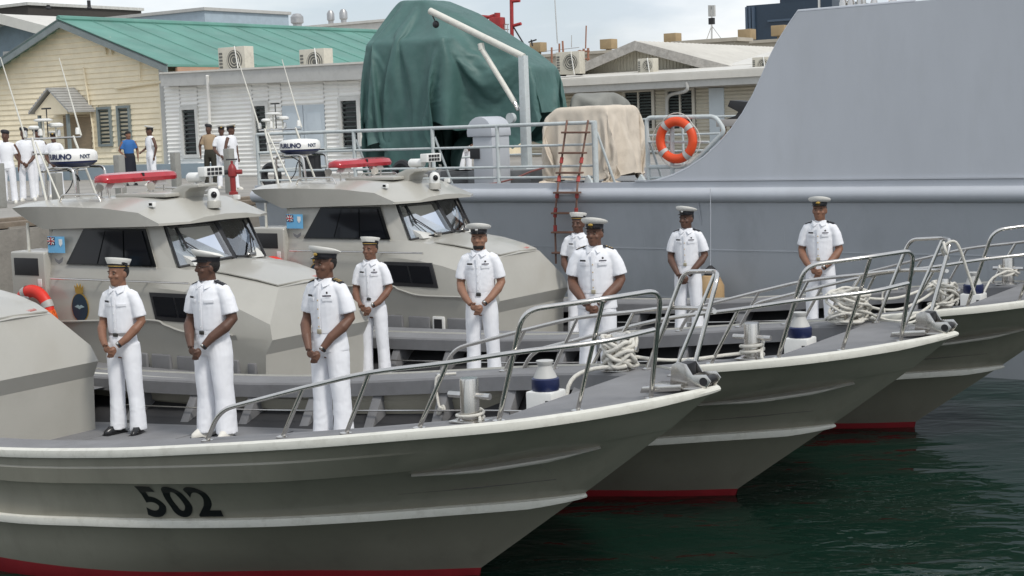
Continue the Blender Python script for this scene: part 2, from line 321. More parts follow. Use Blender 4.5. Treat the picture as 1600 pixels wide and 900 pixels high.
def make_boat():
    root = thing('patrol_boat', 'x', 'boat')
    # hull shell
    sh, kn, st, bt = curve(SHEER), curve(KNUCK), curve(STRAKE), curve(BOOT)
    wl = [(u - .02, max(0, V - .02), -.03) for u, V, w in bt]; kl = [(u - .5, V * .55, -.55) for u, V, w in bt]
    band_lo = [(a[0], a[1] + (.022 if i < 60 else 0), a[2] - .005) for i, a in enumerate(kn)]
    def between(a, b, t, bulge=0): return [(p[0] * (1 - t) + q[0] * t, max(0, p[1] * (1 - t) + q[1] * t + (bulge if i < 57 else 0)), p[2] * (1 - t) + q[2] * t) for i, (p, q) in enumerate(zip(a, b))]
    mb = MB()
    mirror_rows([bt, between(bt, st, .38, .008), between(bt, st, .42, .002), between(bt, st, .7, 0), st, between(st, kn, .33, -.035), between(st, kn, .7, -.035), kn, band_lo, between(band_lo, sh, .45, .012), between(band_lo, sh, .5, .0), sh], mb)
    # transom
    tr = [Vector((r[0][0], -r[0][1], r[0][2])) for r in (sh, kn, st, bt, kl)]; tr2 = [Vector((p.x, -p.y, p.z)) for p in reversed(tr)]
    mb.add(tr + tr2, [tuple(range(10))])
    hull = mb.build('hull', PAINT_SHADED, root, sharp=22)
    mb = MB(); mirror_rows([kl, wl, bt], mb); mb.build('boot_topping', REDB, hull, sharp=50)
    # white strips
    def strip(tab, z0, z1, proud, name, parent, i0=0, i1=60, mtl=STRIP):
        for sg in (-1, 1):
            rings = []
            for i in range(i0, i1 + 1):
                u, V, w_ = tab[i]
                a, b = tab[max(i - 1, 0)], tab[min(i + 1, 60)]
                tx, ty = b[0] - a[0], b[1] - a[1]; l = math.hypot(tx, ty) or 1
                nx, ny = -ty / l, tx / l
                if i == 60: nx, ny = 1, 0
                if ny < 0: nx, ny = -nx, -ny
                o1 = (u + nx * proud, V + ny * proud); o0 = (u - nx * .02, max(0, V - ny * .02))
                tp = max(0.0, (i - 54) / 6) if i1 == 60 else max(0.0, 1 - min(i - i0, i1 - i) / 3)
                zi0, zi1 = w_ + z0 * (1 - .45 * tp), w_ + z1
                o1 = (u + nx * proud * (1 - .6 * tp), V + ny * proud * (1 - .6 * tp))
                rings.append([Vector((o0[0], sg * o0[1], zi0)), Vector((o1[0], sg * o1[1], zi0 + .012)), Vector((o1[0] + nx * .006, sg * (o1[1] + ny * .006), (zi0 + zi1) / 2)), Vector((o1[0], sg * o1[1], zi1 - .012)), Vector((o0[0], sg * o0[1], zi1))])
            MB().loft(rings).build(name, mtl, parent, sharp=30)
    strip(sh, -.072, .012, .03, 'gunwale_strip', hull)
    strip(st, -.085, .0, .035, 'rubbing_strake', hull)
    # pale strip added under the knuckle to give the bow its highlight
    sp = between(st, kn, .90, -.012); strip(sp, -.05, .0, .085, 'knuckle_highlight_strip', hull, 45, 54, PAINT)
    # cap rail, bow deck
    us = [-12 + k * .4 for k in range(30)] + [-.3 + k * .09 for k in range(7)]
    us = [u for u in us if u < BOW_U - .03] + [BOW_U]
    for sg in (-1, 1):
        rings = []
        for u in us:
            V, W_ = sheer_V(u) - .012, sheer_W(u) - .006; vi = V - CAPW; fb = .15
            rings.append([Vector((u, sg * V, W_)), Vector((u, sg * vi, W_)), Vector((u, sg * (vi - .015), W_ - .02)), Vector((u, sg * (vi - .015), W_ - fb)), Vector((u, sg * (vi + .03), W_ - fb)), Vector((u, sg * (vi + .03), W_ - .03)), Vector((u, sg * V, W_ - .03))])
        cap = MB().loft(rings).build('cap_rail', DECK, root, sharp=30)
        # inner bulwark lining
        rr = []
        for u in us:
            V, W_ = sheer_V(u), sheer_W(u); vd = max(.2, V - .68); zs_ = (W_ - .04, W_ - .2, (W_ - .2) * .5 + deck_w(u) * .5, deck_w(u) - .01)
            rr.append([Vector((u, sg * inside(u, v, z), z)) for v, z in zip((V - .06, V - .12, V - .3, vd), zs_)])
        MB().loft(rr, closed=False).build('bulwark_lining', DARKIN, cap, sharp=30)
        for k in range(8):
            u = -6.1 + k * .82
            if u > .1: continue
            V, W_ = sheer_V(u), sheer_W(u); vi = V - CAPW; vd = max(.15, V - .62); d = deck_w(u); hw = .055
            vd = inside(u + hw, vd, d, .2); vo = inside(u + hw, V - .1, d - .01); p = [(u - hw, sg * vd, d - .01), (u + hw, sg * vd, d - .01), (u + hw, sg * vo, d - .01), (u - hw, sg * vo, d - .01), (u - hw, sg * (vi + .035), W_ - .1), (u + hw, sg * (vi + .035), W_ - .1), (u + hw, sg * inside(u + hw, V - .08, W_ - .1), W_ - .1), (u - hw, sg * inside(u + hw, V - .08, W_ - .1), W_ - .1)]
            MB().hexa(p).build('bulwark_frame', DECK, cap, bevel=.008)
        MB().tube([(u, sg * inside(u, sheer_V(u) - .56, (deck_w(u) * .42 + (sheer_W(u) - .15) * .58), .16), (deck_w(u) * .42 + (sheer_W(u) - .15) * .58)) for u in [-6.2 + .3 * k for k in range(20)]], .009, 6).build('grab_line', STEEL, cap)
    poly = []
    ue = [BOW_U, .39, .55, .68, .81, .95, 1.06, 1.17, 1.29, 1.4, 1.47, 1.505]
    top = [Vector((u, -(sheer_V(u) - .012), sheer_W(u) - .005)) for u in ue]; bot = [Vector((p.x, -p.y, p.z)) for p in reversed(top)]
    mb = MB(); n = len(ue)
    for i in range(n - 1):
        mb.add([top[i], top[i + 1], Vector((top[i + 1].x, -top[i + 1].y, top[i + 1].z)), Vector((top[i].x, -top[i].y, top[i].z))], [(0, 1, 2, 3)])
    a = top[0]; zz = [a.z, 1.45, 1.3, 1.15, 1.0, .9]; ws = [-a.y] + [inside(BOW_U, 9, z, .05) for z in zz[1:]]
    mb.add([(a.x, -w_, z) for w_, z in zip(ws, zz)] + [(a.x, w_, z) for w_, z in zip(ws, zz)], [(i, i + 6, i + 7, i + 1) for i in range(5)])
    MB_b = mb.build('bow_deck', DECK, root, sharp=40)
    # seam strips on bow deck
    # well deck
    mb = MB(); rings = []
    for k in range(15):
        u = -6.6 + (BOW_U + 6.6) * k / 14; V = inside(u, max(.25, sheer_V(u) - .66), deck_w(u), .03); rings.append([Vector((u, -V, deck_w(u))), Vector((u, 0, deck_w(u) + .015)), Vector((u, V, deck_w(u)))])
    mb.loft(rings, closed=False); deck = mb.build('well_deck', DECK, root, sharp=40)
    for k in range(5):
        u = -5.7 + k * 1.05
        MB().box((u, 0, deck_w(u) + .008), (.03, 2 * inside(u, 1.1, deck_w(u), .15), .012)).build('deck_seam', DECK, deck)
    MB().add([(-12, -1.7, 1.0), (-6.6, -1.9, 1.0), (-6.6, 1.9, 1.0), (-12, 1.7, 1.0)], [(0, 1, 2, 3)]).build('side_deck', DECK, root)
    # ---------------- trunk cabin and lower wheelhouse
    st_ = [(-9.75, (.80, .6), (.92, 1.47), (.945, 1.5), (.92, 1.97), (.87, 2.2), 2.2), (-7.85, (.80, .6), (.92, 1.55), (.945, 1.58), (.92, 1.97), (.87, 2.2), 2.2),
           (-7.56, (.80, .6), (.92, 1.50), (.945, 1.53), (.92, 1.96), (.76, 2.195), 2.26), (-7.25, (.80, .6), (.92, 1.44), (.945, 1.465), (.91, 1.93), (.72, 2.15), 2.235), (-6.9, (.80, .6), (.915, 1.43), (.94, 1.46), (.89, 1.87), (.66, 2.10), 2.175),
           (-6.5, (.80, .6), (.9, 1.40), (.92, 1.46), (.86, 1.76), (.56, 2.03), 2.08)]
    rings = []
    for u, a, b, c, d, e, top_ in st_:
        half = [(a[0], a[1]), (b[0], b[1]), (c[0], c[1]), (d[0], d[1]), (e[0], e[1])]
        ring = [Vector((u, -v, z)) for v, z in half] + [Vector((u, 0, top_))] + [Vector((u, v, z)) for v, z in reversed(half)]
        rings.append(ring)
    fr = [(-6.14, .88, .6), (-6.10, .87, 1.25), (-6.0, .86, 1.42), (-6.06, .82, 1.59), (-6.22, .47, 1.965)]
    rings.append([Vector((u, -v, z)) for u, v, z in fr] + [Vector((-6.20, 0, 1.985))] + [Vector((u, v, z)) for u, v, z in reversed(fr)])
    mb = MB(); mb.loft(rings, closed=False)
    n = 11; F = rings[-1]
    mb.add(F, [(0, 10, 9, 1), (1, 9, 8, 2), (2, 8, 7, 3), (3, 7, 6, 4), (4, 6, 5)])
    A = rings[0]; mb.add(A, [tuple(range(11))])
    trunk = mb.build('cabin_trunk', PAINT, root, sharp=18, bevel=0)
    # rounded edge highlights: gutter moulding
    for sg in (-1, 1):
        g = [(-9.5, .955, 1.50), (-7.9, .955, 1.585), (-7.6, .955, 1.535), (-7.25, .955, 1.468), (-6.55, .932, 1.465)]
        MB().tube([Vector((u, sg * v, z)) for u, v, z in smooth_path([Vector(q) for q in g])], .014, 6).build('gutter_moulding', PAINT, trunk)
        MB().tube([Vector((-9.55, sg * .985, 2.045)), Vector((-7.15, sg * .975, 2.045))], .012, 8).build('grab_rail', STEEL, trunk)
        for u in (-9.5, -8.7, -7.9, -7.2): MB().tube([(u, sg * .91, 2.03), (u, sg * .98, 2.045)], .01, 6).build('grab_rail_bracket', STEEL, trunk)
        # sloping lower side window
        c = [(-7.87, 1.915), (-7.06, 1.91), (-6.95, 1.575), (-7.77, 1.585)]
        def sidev(z): return .945 + (.92 - .945) * (z - 1.47) / .5
        MB().prism([Vector((u, sg * (sidev(z) - .02 - (.01 if u > -7.1 else 0)), z)) for u, z in c], (0, sg * .032, 0)).build('lower_window_frame', BLACK, trunk, bevel=.004)
        for (ua, ub) in ((.06, .47), (.51, .94)):
            q = []
            for f, top in ((ua, 1), (ub, 1), (ub, 0), (ua, 0)):
                pt = (c[0][0] * (1 - f) + c[1][0] * f, c[0][1] * (1 - f) + c[1][1] * f); pb = (c[3][0] * (1 - f) + c[2][0] * f, c[3][1] * (1 - f) + c[2][1] * f)
                tt = .86 if top else .16; q.append((pb[0] * (1 - tt) + pt[0] * tt, pb[1] * (1 - tt) + pt[1] * tt))
            MB().prism([Vector((u, sg * (sidev(z) + .01), z)) for u, z in q], (0, sg * .006, 0)).build('lower_window_pane', DGLASS, trunk)
        # vents low on the side
        for u0, u1 in ((-8.4, -8.02), (-7.95, -7.62), (-7.52, -7.15), (-6.86, -6.52)):
            MB().box(((u0 + u1) / 2, sg * .868, 1.07), (u1 - u0, .06, .2)).build('vent_cover', DECK, trunk, bevel=.03, segs=3)
        MB().box((-7.0, sg * .872, 1.08), (.2, .06, .2)).build('shore_power_box', WHITE, trunk, bevel=.015)
        MB().box((-7.0, sg * .904, 1.08), (.13, .01, .13)).build('shore_power_socket', BLACK, trunk)
        MB().box((-6.32, sg * .865, 1.06), (.12, .06, .16)).build('vent_cover', DECK, trunk, bevel=.02)
        # aft locker
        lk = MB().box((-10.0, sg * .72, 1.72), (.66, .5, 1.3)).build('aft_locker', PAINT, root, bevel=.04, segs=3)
        MB().box((-10.02, sg * .97, 2.18), (.46, .012, .22)).build('locker_grille', BLACK, lk, bevel=.004)
        MB().box((-9.78, sg * .972, 1.98), (.07, .012, .1)).build('locker_switch', WHITE, lk, bevel=.003)
        # flag decal
        fl = MB().box((-9.5, sg * .906, 2.46), (.31, .006, .205)).build('flag_decal', mat('flag_light_blue', (.16, .45, .72), .5), root)
        MB().box((-9.585, sg * .911, 2.505), (.13, .006, .10)).build('flag_canton', NAVY, fl)
        for dx, dz, rot, col in ((.14, .022, 0, 'w'), (.022, .1, 0, 'w'), (.165, .014, 37, 'w'), (.165, .014, -37, 'w'), (.13, .011, 0, 'r'), (.012, .1, 0, 'r')):
            M = Matrix.Rotation(R(rot), 3, 'Y')
            MB().box((-9.585, sg * (.9152 if col == 'w' else .9192), 2.505), (min(dx, .128), .003, dz), M).build('flag_cross', WHITE if col == 'w' else mat('flag_red', (.5, .02, .03), .5), fl)
        MB().prism([Vector((u, sg * .911, z)) for u, z in ((-9.44, 2.53), (-9.38, 2.53), (-9.38, 2.47), (-9.41, 2.435), (-9.44, 2.47))], (0, sg * .004, 0)).build('flag_shield', WHITE, fl)
        MB().prism([Vector((u, sg * .93, z)) for u, z in ((-9.52, 2.30), (-9.44, 2.265), (-9.36, 2.31), (-9.38, 2.25), (-9.44, 2.22), (-9.50, 2.25))], (0, sg * .004, 0)).build('side_badge', DECK, root)
        # ship's crest: oval under a crown
        def oval(r1, r2, y, th): return [Vector((-9.09 + r1 * math.cos(t), sg * y, 1.69 + r2 * math.sin(t))) for t in [2 * math.pi * k / 24 for k in range(24)]]
        cr = MB().prism(oval(.155, .185, .94, 0), (0, sg * .008, 0)).build('crest_rim', GOLD, root)
        MB().prism(oval(.142, .172, .948, 0), (0, sg * .006, 0)).build('crest_field', mat('crest_teal', (.012, .035, .06), .4), cr)
        MB().prism([Vector((-9.09 + a, sg * .954, 1.70 + b)) for a, b in ((-.09, .0), (-.03, .025), (.0, .01), (.03, .025), (.09, 0), (.03, -.015), (0, -.03), (-.03, -.015))], (0, sg * .004, 0)).build('crest_emblem', mat('crest_pale', (.3, .4, .42), .5), cr)
        MB().prism([Vector((-9.09 + a, sg * .942, 1.89 + b)) for a, b in ((-.065, -.02), (.065, -.02), (.08, .075), (.045, .04), (.03, .1), (0, .05), (-.03, .1), (-.045, .04), (-.08, .075))], (0, sg * .008, 0)).build('crest_crown', GOLD, cr)
    # hatch lid with its seam and the small red print on its corner
    hl = MB()
    hu = [(-7.2, .64, 2.16, 2.235), (-6.9, .60, 2.125, 2.185), (-6.5, .52, 2.05, 2.09), (-6.25, .45, 1.985, 1.998)]
    hl.loft([[Vector((u, -v, z)), Vector((u, 0, zc)), Vector((u, v, z)), Vector((u, v, z + .014)), Vector((u, 0, zc + .014)), Vector((u, -v, z + .014))] for u, v, z, zc in hu])
    hatch = hl.build('foredeck_hatch', PAINT, trunk, sharp=25)
    for k in range(3):
        MB().box((-6.34 + .022 * k, .30, 2.026 - .0037 * k), (.009, .14 - .02 * k, .004), Matrix.Rotation(R(9), 3, 'Y') @ Matrix.Rotation(R(12), 3, 'Z')).build('hatch_red_mark', mat('faded_red_print', (.55, .12, .10), .6), hatch)
    # ---------------- upper wheelhouse
    wh = MB()
    lo = [(-9.75, .87, 2.19), (-7.80, .86, 2.19), (-7.56, .76, 2.19)]; hi = [(-9.62, .82, 2.72), (-8.02, .80, 2.72), (-7.80, .72, 2.72)]
    for sg in (-1, 1):
        th = .05
        for i in range(1):
            a, b, c, d = lo[0], lo[1], hi[1], hi[0]
            p = [Vector((a[0], sg * a[1], a[2])), Vector((b[0], sg * b[1], b[2])), Vector((c[0], sg * c[1], c[2])), Vector((d[0], sg * d[1], d[2]))]
            wh.prism(p, (0, -sg * th, 0))
        a, b, c, d = lo[1], lo[2], hi[2], hi[1]
        p = [Vector((a[0] - .06, sg * a[1], a[2])), Vector((b[0], sg * b[1], b[2])), Vector((c[0], sg * c[1], c[2])), Vector((d[0] - .06, sg * d[1], d[2]))]
        wh.prism(p, (-.05, -sg * .05, 0))
    wh.box((-9.68, 0, 2.46), (.06, 1.66, .52))
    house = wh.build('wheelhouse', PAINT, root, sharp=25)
    # centre mullion
    MB().hexa([(-7.38, -.03, 2.24), (-7.33, -.03, 2.24), (-7.33, .03, 2.24), (-7.38, .03, 2.24), (-7.68, -.03, 2.71), (-7.63, -.03, 2.71), (-7.63, .03, 2.71), (-7.68, .03, 2.71)]).build('windscreen_mullion', BLACK, house, bevel=.005)
    for sg in (-1, 1):
        q = [Vector((-7.35, sg * .03, 2.265)), Vector((-7.55, sg * .74, 2.205)), Vector((-7.785, sg * .70, 2.70)), Vector((-7.645, sg * .03, 2.70))]
        nrm = (q[1] - q[0]).cross(q[3] - q[0]).normalized() * .008
        pane = MB().prism(q, nrm).build('windscreen_pane', WGLASS, house)
        for a, b in ((0, 1), (1, 2), (2, 3)):
            MB().tube([q[a] + Vector((.012, 0, 0)), q[b] + Vector((.012, 0, 0))], .016, 6).build('windscreen_seal', BLACK, pane)
        # wiper
        wp = MB(); base = q[0].lerp(q[1], .42) + Vector((.06, 0, .02)); tip = q[0].lerp(q[1], .78).lerp(q[3].lerp(q[2], .78), .55) + Vector((.03, 0, .015))
        wp.tube([base, tip], .009, 6); wp.tube([base + Vector((.02, sg * .05, 0)), tip + Vector((.0, sg * .02, -.02))], .006, 6)
        wpo = wp.build('wiper_arm', BLACK, house); bl = (q[3] - q[0]).normalized()
        MB().tube([tip - bl * .1, tip + bl * .2], .014, 6).build('wiper_blade', BLACK, wpo)
        MB().box(base, (.07, .1, .05)).build('wiper_motor', STEEL, wpo, bevel=.01)
        # side glass: one long dark band with panes
        c = [(-9.36, 2.215, .884), (-9.05, 2.655, .838), (-7.98, 2.665, .822), (-7.78, 2.215, .874)]
        MB().prism([Vector((u, sg * (v - .004), z)) for u, z, v in c], (0, sg * .012, 0)).build('side_window_frame', BLACKG, house)
        for f0, f1 in ((.04, .36), (.375, .655), (.675, .96)):
            pts = []
            for f, top in ((f0, 0), (f1, 0), (f1, 1), (f0, 1)):
                bt_ = Vector((c[0][0] * (1 - f) + c[3][0] * f, 0, 2.235)); tp_ = Vector((c[1][0] * (1 - f) + c[2][0] * f, 0, 2.64))
                p = tp_ if top else bt_; v = .838 - .006 if top else .886 - .006
                pts.append(Vector((p.x, sg * (v + .012), p.z)))
            MB().prism(pts, (0, sg * .004, 0)).build('side_window_pane', DGLASS, house)
    MB().hexa([(-8.6, -.74, 2.21), (-7.42, -.6, 2.21), (-7.42, .6, 2.21), (-8.6, .74, 2.21), (-7.98, -.7, 2.54), (-7.47, -.6, 2.27), (-7.47, .6, 2.27), (-7.98, .7, 2.54)]).build('dashboard', mat('pale_dashboard', (.58, .58, .55), .7), house)
    MB().box((-8.75, 0, 2.45), (.05, 1.5, .5)).build('interior_bulkhead', mat('dark_interior', (.03, .03, .035), .8), house)
    # ---------------- roof
    rs = [(-10.36, .80, 2.86, .86, 2.915, .60, 2.97, 2.985), (-10.05, .85, 2.74, .90, 2.93, .62, 2.99, 3.005), (-9.75, .88, 2.645, .92, 2.935, .62, 3.0, 3.02), (-9.3, .90, 2.66, .92, 2.93, .62, 3.01, 3.03), (-8.6, .92, 2.68, .925, 2.915, .62, 3.01, 3.03), (-8.0, .93, 2.695, .91, 2.86, .58, 2.97, 3.0), (-7.64, .925, 2.705, .925, 2.735, .48, 2.83, 2.86), (-7.45, .60, 2.71, .60, 2.735, .35, 2.775, 2.79)]
    rings = []
    for u, b0, bz, e0, ez, c0, cz, cc in rs:
        rings.append([Vector((u, -b0, bz)), Vector((u, -e0, ez)), Vector((u, -c0, cz)), Vector((u, 0, cc)), Vector((u, c0, cz)), Vector((u, e0, ez)), Vector((u, b0, bz)), Vector((u, 0, bz + .01))])
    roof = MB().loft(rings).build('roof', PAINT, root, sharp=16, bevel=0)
    MB().box((-8.5, 0, 3.035), (.9, .8, .05)).build('roof_hatch', PAINT, roof, bevel=.02)
    for sg in (-1, 1):
        MB().tube(fillet([(-9.6, sg * .72, 2.98), (-9.55, sg * .72, 3.07), (-8.9, sg * .72, 3.07), (-8.85, sg * .72, 2.98)], .05), .014, 8).build('roof_grab_rail', STEEL, roof)
        MB().box((-7.95, sg * .72, 2.945), (.08, .05, .06)).build('side_lamp', WHITE, roof, bevel=.006)
        MB().box((-7.95, sg * .747, 2.95), (.05, .006, .03)).build('side_lamp_lens', BLACKG, roof)
    # camera fairing and ball camera
    prof = [(-8.30, 2.99), (-8.16, 3.10), (-8.02, 3.15), (-7.80, 3.16), (-7.72, 3.155), (-7.72, 3.12), (-7.86, 3.11), (-7.95, 3.06), (-7.99, 2.96)]
    MB().prism([Vector((u, -.17, z)) for u, z in prof], (0, .34, 0)).build('camera_fairing', PAINT, roof, bevel=.012)
    pd = MB().lathe([(.085, 2.86), (.085, 2.93), (.075, 2.95)], 20, (-7.62, -.02, 0)).build('camera_base', PAINT, roof)
    cb = MB(); cb.lathe([(.07, 2.93), (.075, 2.99), (.075, 3.04), (.055, 3.085), (.02, 3.10)], 20, (-7.62, -.02, 0)); bc = cb.build('ball_camera', WHITE, roof)
    MB().ell((-7.57, -.065, 3.02), (.038, .038, .042)).build('camera_lens', BLACKG, bc)
    sl = MB(); Mx = Matrix.Rotation(R(90), 3, 'Y'); sl.lathe([(.05, -.12), (.062, -.1), (.062, .1), (.055, .12)], 18, (-7.98, .05, 3.23), Mx); slo = sl.build('searchlight', WHITE, roof)
    MB().tube([(-7.98, .05, 3.12), (-7.98, .05, 3.2)], .02, 8).build('searchlight_post', WHITE, slo)
    ll = MB().box((-7.78, .12, 3.30), (.12, .34, .12)).build('flood_lamp', WHITE, roof, bevel=.012)
    for k in range(4):
        for j in range(2): MB().box((-7.718, .02 + .066 * k, 3.275 + .05 * j), (.008, .05, .036)).build('flood_lamp_cell', BLACK, ll)
    MB().tube([(-7.8, .12, 3.14), (-7.8, .12, 3.25)], .018, 8).build('flood_lamp_post', STEEL, ll)
    # light bar
    prf = [(-.13, -.015), (-.145, .035), (-.11, .09), (0, .11), (.11, .09), (.145, .035), (.13, -.015)]
    secs = [(-.62, .45), (-.60, .75), (-.54, .95), (-.3, 1), (0, 1), (.3, 1), (.54, .95), (.60, .75), (.62, .45)]
    lb = MB().loft([[Vector((-8.98 + a * s, v, 3.21 + .02 * (1 - s) + b * s)) for a, b in prf] for v, s in secs]).build('light_bar', REDL, roof, sharp=40)
    MB().box((-8.98, 0, 3.255), (.275, .03, .095)).build('light_bar_divider', BLACK, lb)
    for v in (-.36, .36):
        MB().hexa([(-9.05, v - .12, 3.13), (-8.91, v - .12, 3.13), (-8.91, v + .12, 3.13), (-9.05, v + .12, 3.13), (-9.05, v - .05, 3.21), (-8.91, v - .05, 3.21), (-8.91, v + .05, 3.21), (-9.05, v + .05, 3.21)]).build('light_bar_bracket', WHITE, lb, bevel=.008)
        for s2 in (-.1, .1): MB().tube([(-8.98, v + s2, 2.99), (-8.98, v + s2, 3.14)], .013, 8).build('light_bar_leg', STEEL, lb)
    # horns / cowl vents
    for u, v in ((-9.45, -.2), (-8.78, .05)):
        MB().tube(smooth_path([(u, v, 3.0), (u, v, 3.1), (u + .03, v - .03, 3.15), (u + .09, v - .08, 3.13)], 4), [.03] * 4 + [.03] * 4 + [.045] * 4 + [.055], 10).build('cowl_vent', STEEL, roof)
    # radar and its frame
    rd = MB().lathe([(.2, 3.40), (.295, 3.45), (.30, 3.475)], 32, (-10.14, 0, 0)).build('radar_base', NAVY, roof)
    MB().lathe([(.305, 3.475), (.31, 3.52), (.30, 3.585), (.26, 3.615), (.1, 3.63), (.01, 3.632)], 32, (-10.14, 0, 0)).build('radar_dome', WHITE, rd, sharp=50)
    for txt, ang, size, mm, bold in (('FURUNO', -80, .094, NAVY, .004), ('NXT', -12, .070, mat('logo_grey_blue', (.03, .05, .10), .4), .002)):
        tv, tf = text_verts(txt, size, .001, bold); outv = []
        for p in tv:
            th = R(ang) + p.x / .312; rr = .3125 + p.z; outv.append((-10.14 + rr * math.cos(th), rr * math.sin(th), 3.53 + p.y))
        MB().add(outv, tf).build('radar_lettering', mm, rd)
    for v in (-.26, .26):
        MB().tube(fillet([(-10.4, v, 2.97), (-10.4, v, 3.39), (-9.86, v, 3.39), (-9.82, v, 2.99)], .09), .018, 8).build('radar_frame', STEEL, rd)
    MB().tube([(-10.14, -.26, 3.39), (-10.14, .26, 3.39)], .018, 8).build('radar_frame', STEEL, rd)
    # aerial mast
    am = MB().tube([(-10.22, -.42, 2.96), (-10.52, -.34, 3.80)], .016, 8).build('aerial_mast', STRIP, roof)
    MB().tube([(-10.22, .42, 2.96), (-10.52, .34, 3.80)], .016, 8).build('mast_leg', STRIP, am)
    MB().tube([(-10.0, -.38, 2.98), (-10.5, -.3, 3.74)], .012, 8).build('mast_brace', STRIP, am)
    for z, hw in ((3.35, .38), (3.58, .4), (3.78, .46)):
        u = -10.22 - .3 * (z - 2.96) / .84; MB().tube([(u, -hw, z), (u, hw, z)], .014, 8).build('mast_crossbar', STEEL, am)
    for k, (v, z) in enumerate(((-.44, 3.80), (-.2, 3.82), (.1, 3.80), (.42, 3.82))):
        MB().lathe([(.03, z), (.03, z + .06), (.02, z + .09)], 10, (-10.52, v, 0)).build('mast_fitting', WHITE if k % 2 else STEEL, am)
    for v, z, r, h in ((-.14, 4.0, .12, .04), (.06, 3.92, .10, .06), (-.3, 3.9, .07, .05)):
        MB().tube([(-10.52, v, 3.76), (-10.52, v, z)], .012, 6).build('antenna_post', STRIP, am)
        MB().lathe([(r * .7, z), (r, z + h * .3), (r, z + h * .7), (r * .6, z + h)], 18, (-10.52, v, 0)).build('satellite_antenna', WHITE, am)
    MB().tube([(-10.55, -.05, 3.8), (-10.55, -.05, 4.16)], .008, 6).build('wind_sensor_post', BLACK, am); MB().box((-10.55, -.05, 4.17), (.16, .03, .02)).build('wind_sensor', BLACK, am)
    for v, z0, lean in ((-.46, 3.8, -.34), (.46, 3.8, -.30)):
        MB().tube([(-10.50, v, z0), (-10.50 + lean, v - .03, z0 + 1.05)], [.013, .006], 6).build('whip_antenna', STRIP, am)
    cab = [Vector((-10.35 + .06 * math.sin(k * 1.3), .1 - .15 * math.cos(k * .7), 3.0 + .03 * (k % 5) + .04 * k)) for k in range(14)]
    MB().tube(smooth_path(cab, 4), .008, 5).build('antenna_cable', BLACK, am)
    for sg in (-1, 1):
        MB().tube([(-10.15, sg * .84, 1.0), (-10.15, sg * .80, 2.72)], .02, 8).build('roof_post', STRIP, roof)
    # ---------------- bow rails (two sides alike)
    for sg in (-1, 1):
        S_ = lambda p: Vector((p[0], sg * p[1], p[2]))
        rail = MB()
        long_ = [(-2.15, 1.63, 1.36), (-1.99, 1.64, 1.62), (-1.16, 1.61, 1.84), (-.57, 1.56, 1.98), (.06, 1.46, 2.07), (.51, 1.3, 2.14), (1.03, .92, 2.19), (1.25, .53, 2.23)]
        path = fillet([S_(p) for p in long_[:3]], .16, 6)[:-1] + smooth_path([S_(p) for p in long_[2:]], 5)
        ro = rail.tube(path, .019, 10).build('bow_rail', STEEL, root, sharp=60)
        up = [(.31, 1.2, 1.62), (.62, 1.31, 2.45), (1.07, .96, 2.50), (1.30, .5, 2.52), (1.11, .34, 1.68)]
        pp = fillet([S_(p) for p in up], .13, 7)
        MB().tube(pp, .019, 10).build('bow_rail', STEEL, root, sharp=60)
        for a, b in (((-1.4, 1.6, 1.44), (-1.16, 1.61, 1.84)), ((-.83, 1.54, 1.50), (-.57, 1.56, 1.98)), ((-.23, 1.44, 1.57), (.06, 1.46, 2.07)), ((.74, .80, 1.645), (1.07, .96, 2.49))):
            MB().tube([S_(a), S_(b)], .017, 8).build('rail_post', STEEL, ro, sharp=60)
        for a in ((-2.15, 1.63, 1.36), (-1.4, 1.6, 1.44), (-.83, 1.54, 1.50), (-.23, 1.44, 1.57), (.31, 1.2, 1.62), (.74, .80, 1.645), (1.11, .34, 1.68)):
            zc = sheer_W(a[0]) - .004
            MB().lathe([(.048, zc), (.048, zc + .008), (.024, zc + .016)], 12, S_((a[0], a[1], 0))).build('rail_foot', STEEL, ro)
        # bitts
        bo = MB().lathe([(.10, 1.598), (.10, 1.612), (.072, 1.618), (.070, 1.90), (.066, 1.915), (.01, 1.915)], 20, (.05, sg * 1.18, 0)).build('mooring_bitt', STEEL, root)
        MB().tube([(-.13, sg * 1.18, 1.785), (.23, sg * 1.18, 1.785)], .024, 10).build('bitt_pin', STEEL, bo)
        MB().box((.05, sg * 1.18, 1.597), (.26, .2, .012)).build('bitt_plate', STEEL, bo, bevel=.004)
    # windlass
    wb = MB().box((.0, 0, 1.27), (.24, .24, .70)).build('windlass_base', WHITE, root, bevel=.018)
    MB().lathe([(.105, 1.62), (.112, 1.63), (.112, 1.715), (.10, 1.725)], 24).build('windlass_motor_band', NAVY, wb)
    MB().lathe([(.095, 1.725), (.085, 1.75), (.06, 1.80), (.055, 1.82), (.07, 1.85), (.07, 1.86), (.02, 1.865)], 24).build('windlass_drum', mat('windlass_grey', (.45, .45, .43), .5), wb)
    MB().box((.09, -.137, 1.55), (.03, .01, .02)).build('windlass_switch', BLACK, wb)
    # bow roller
    br = MB(); br.box((1.20, 0, 1.725), (.44, .24, .016)); bro = br.build('anchor_plate', STEEL, root, bevel=.004)
    MB().hexa([(.98, -.27, 1.70), (1.27, -.15, 1.715), (1.27, -.11, 1.715), (.98, -.23, 1.70), (1.0, -.27, 1.75), (1.27, -.15, 1.765), (1.27, -.11, 1.765), (1.0, -.23, 1.75)]).build('fairlead', STEEL, bro, bevel=.01)
    for sg in (-1, 1):
        MB().prism([Vector((u, sg * .085, z)) for u, z in ((1.15, 1.735), (1.17, 1.90), (1.22, 1.925), (1.29, 1.91), (1.34, 1.83), (1.45, 1.84), (1.49, 1.79), (1.45, 1.735), (1.38, 1.72))], (0, sg * .012, 0)).build('roller_cheek', STEEL, bro, bevel=.004)
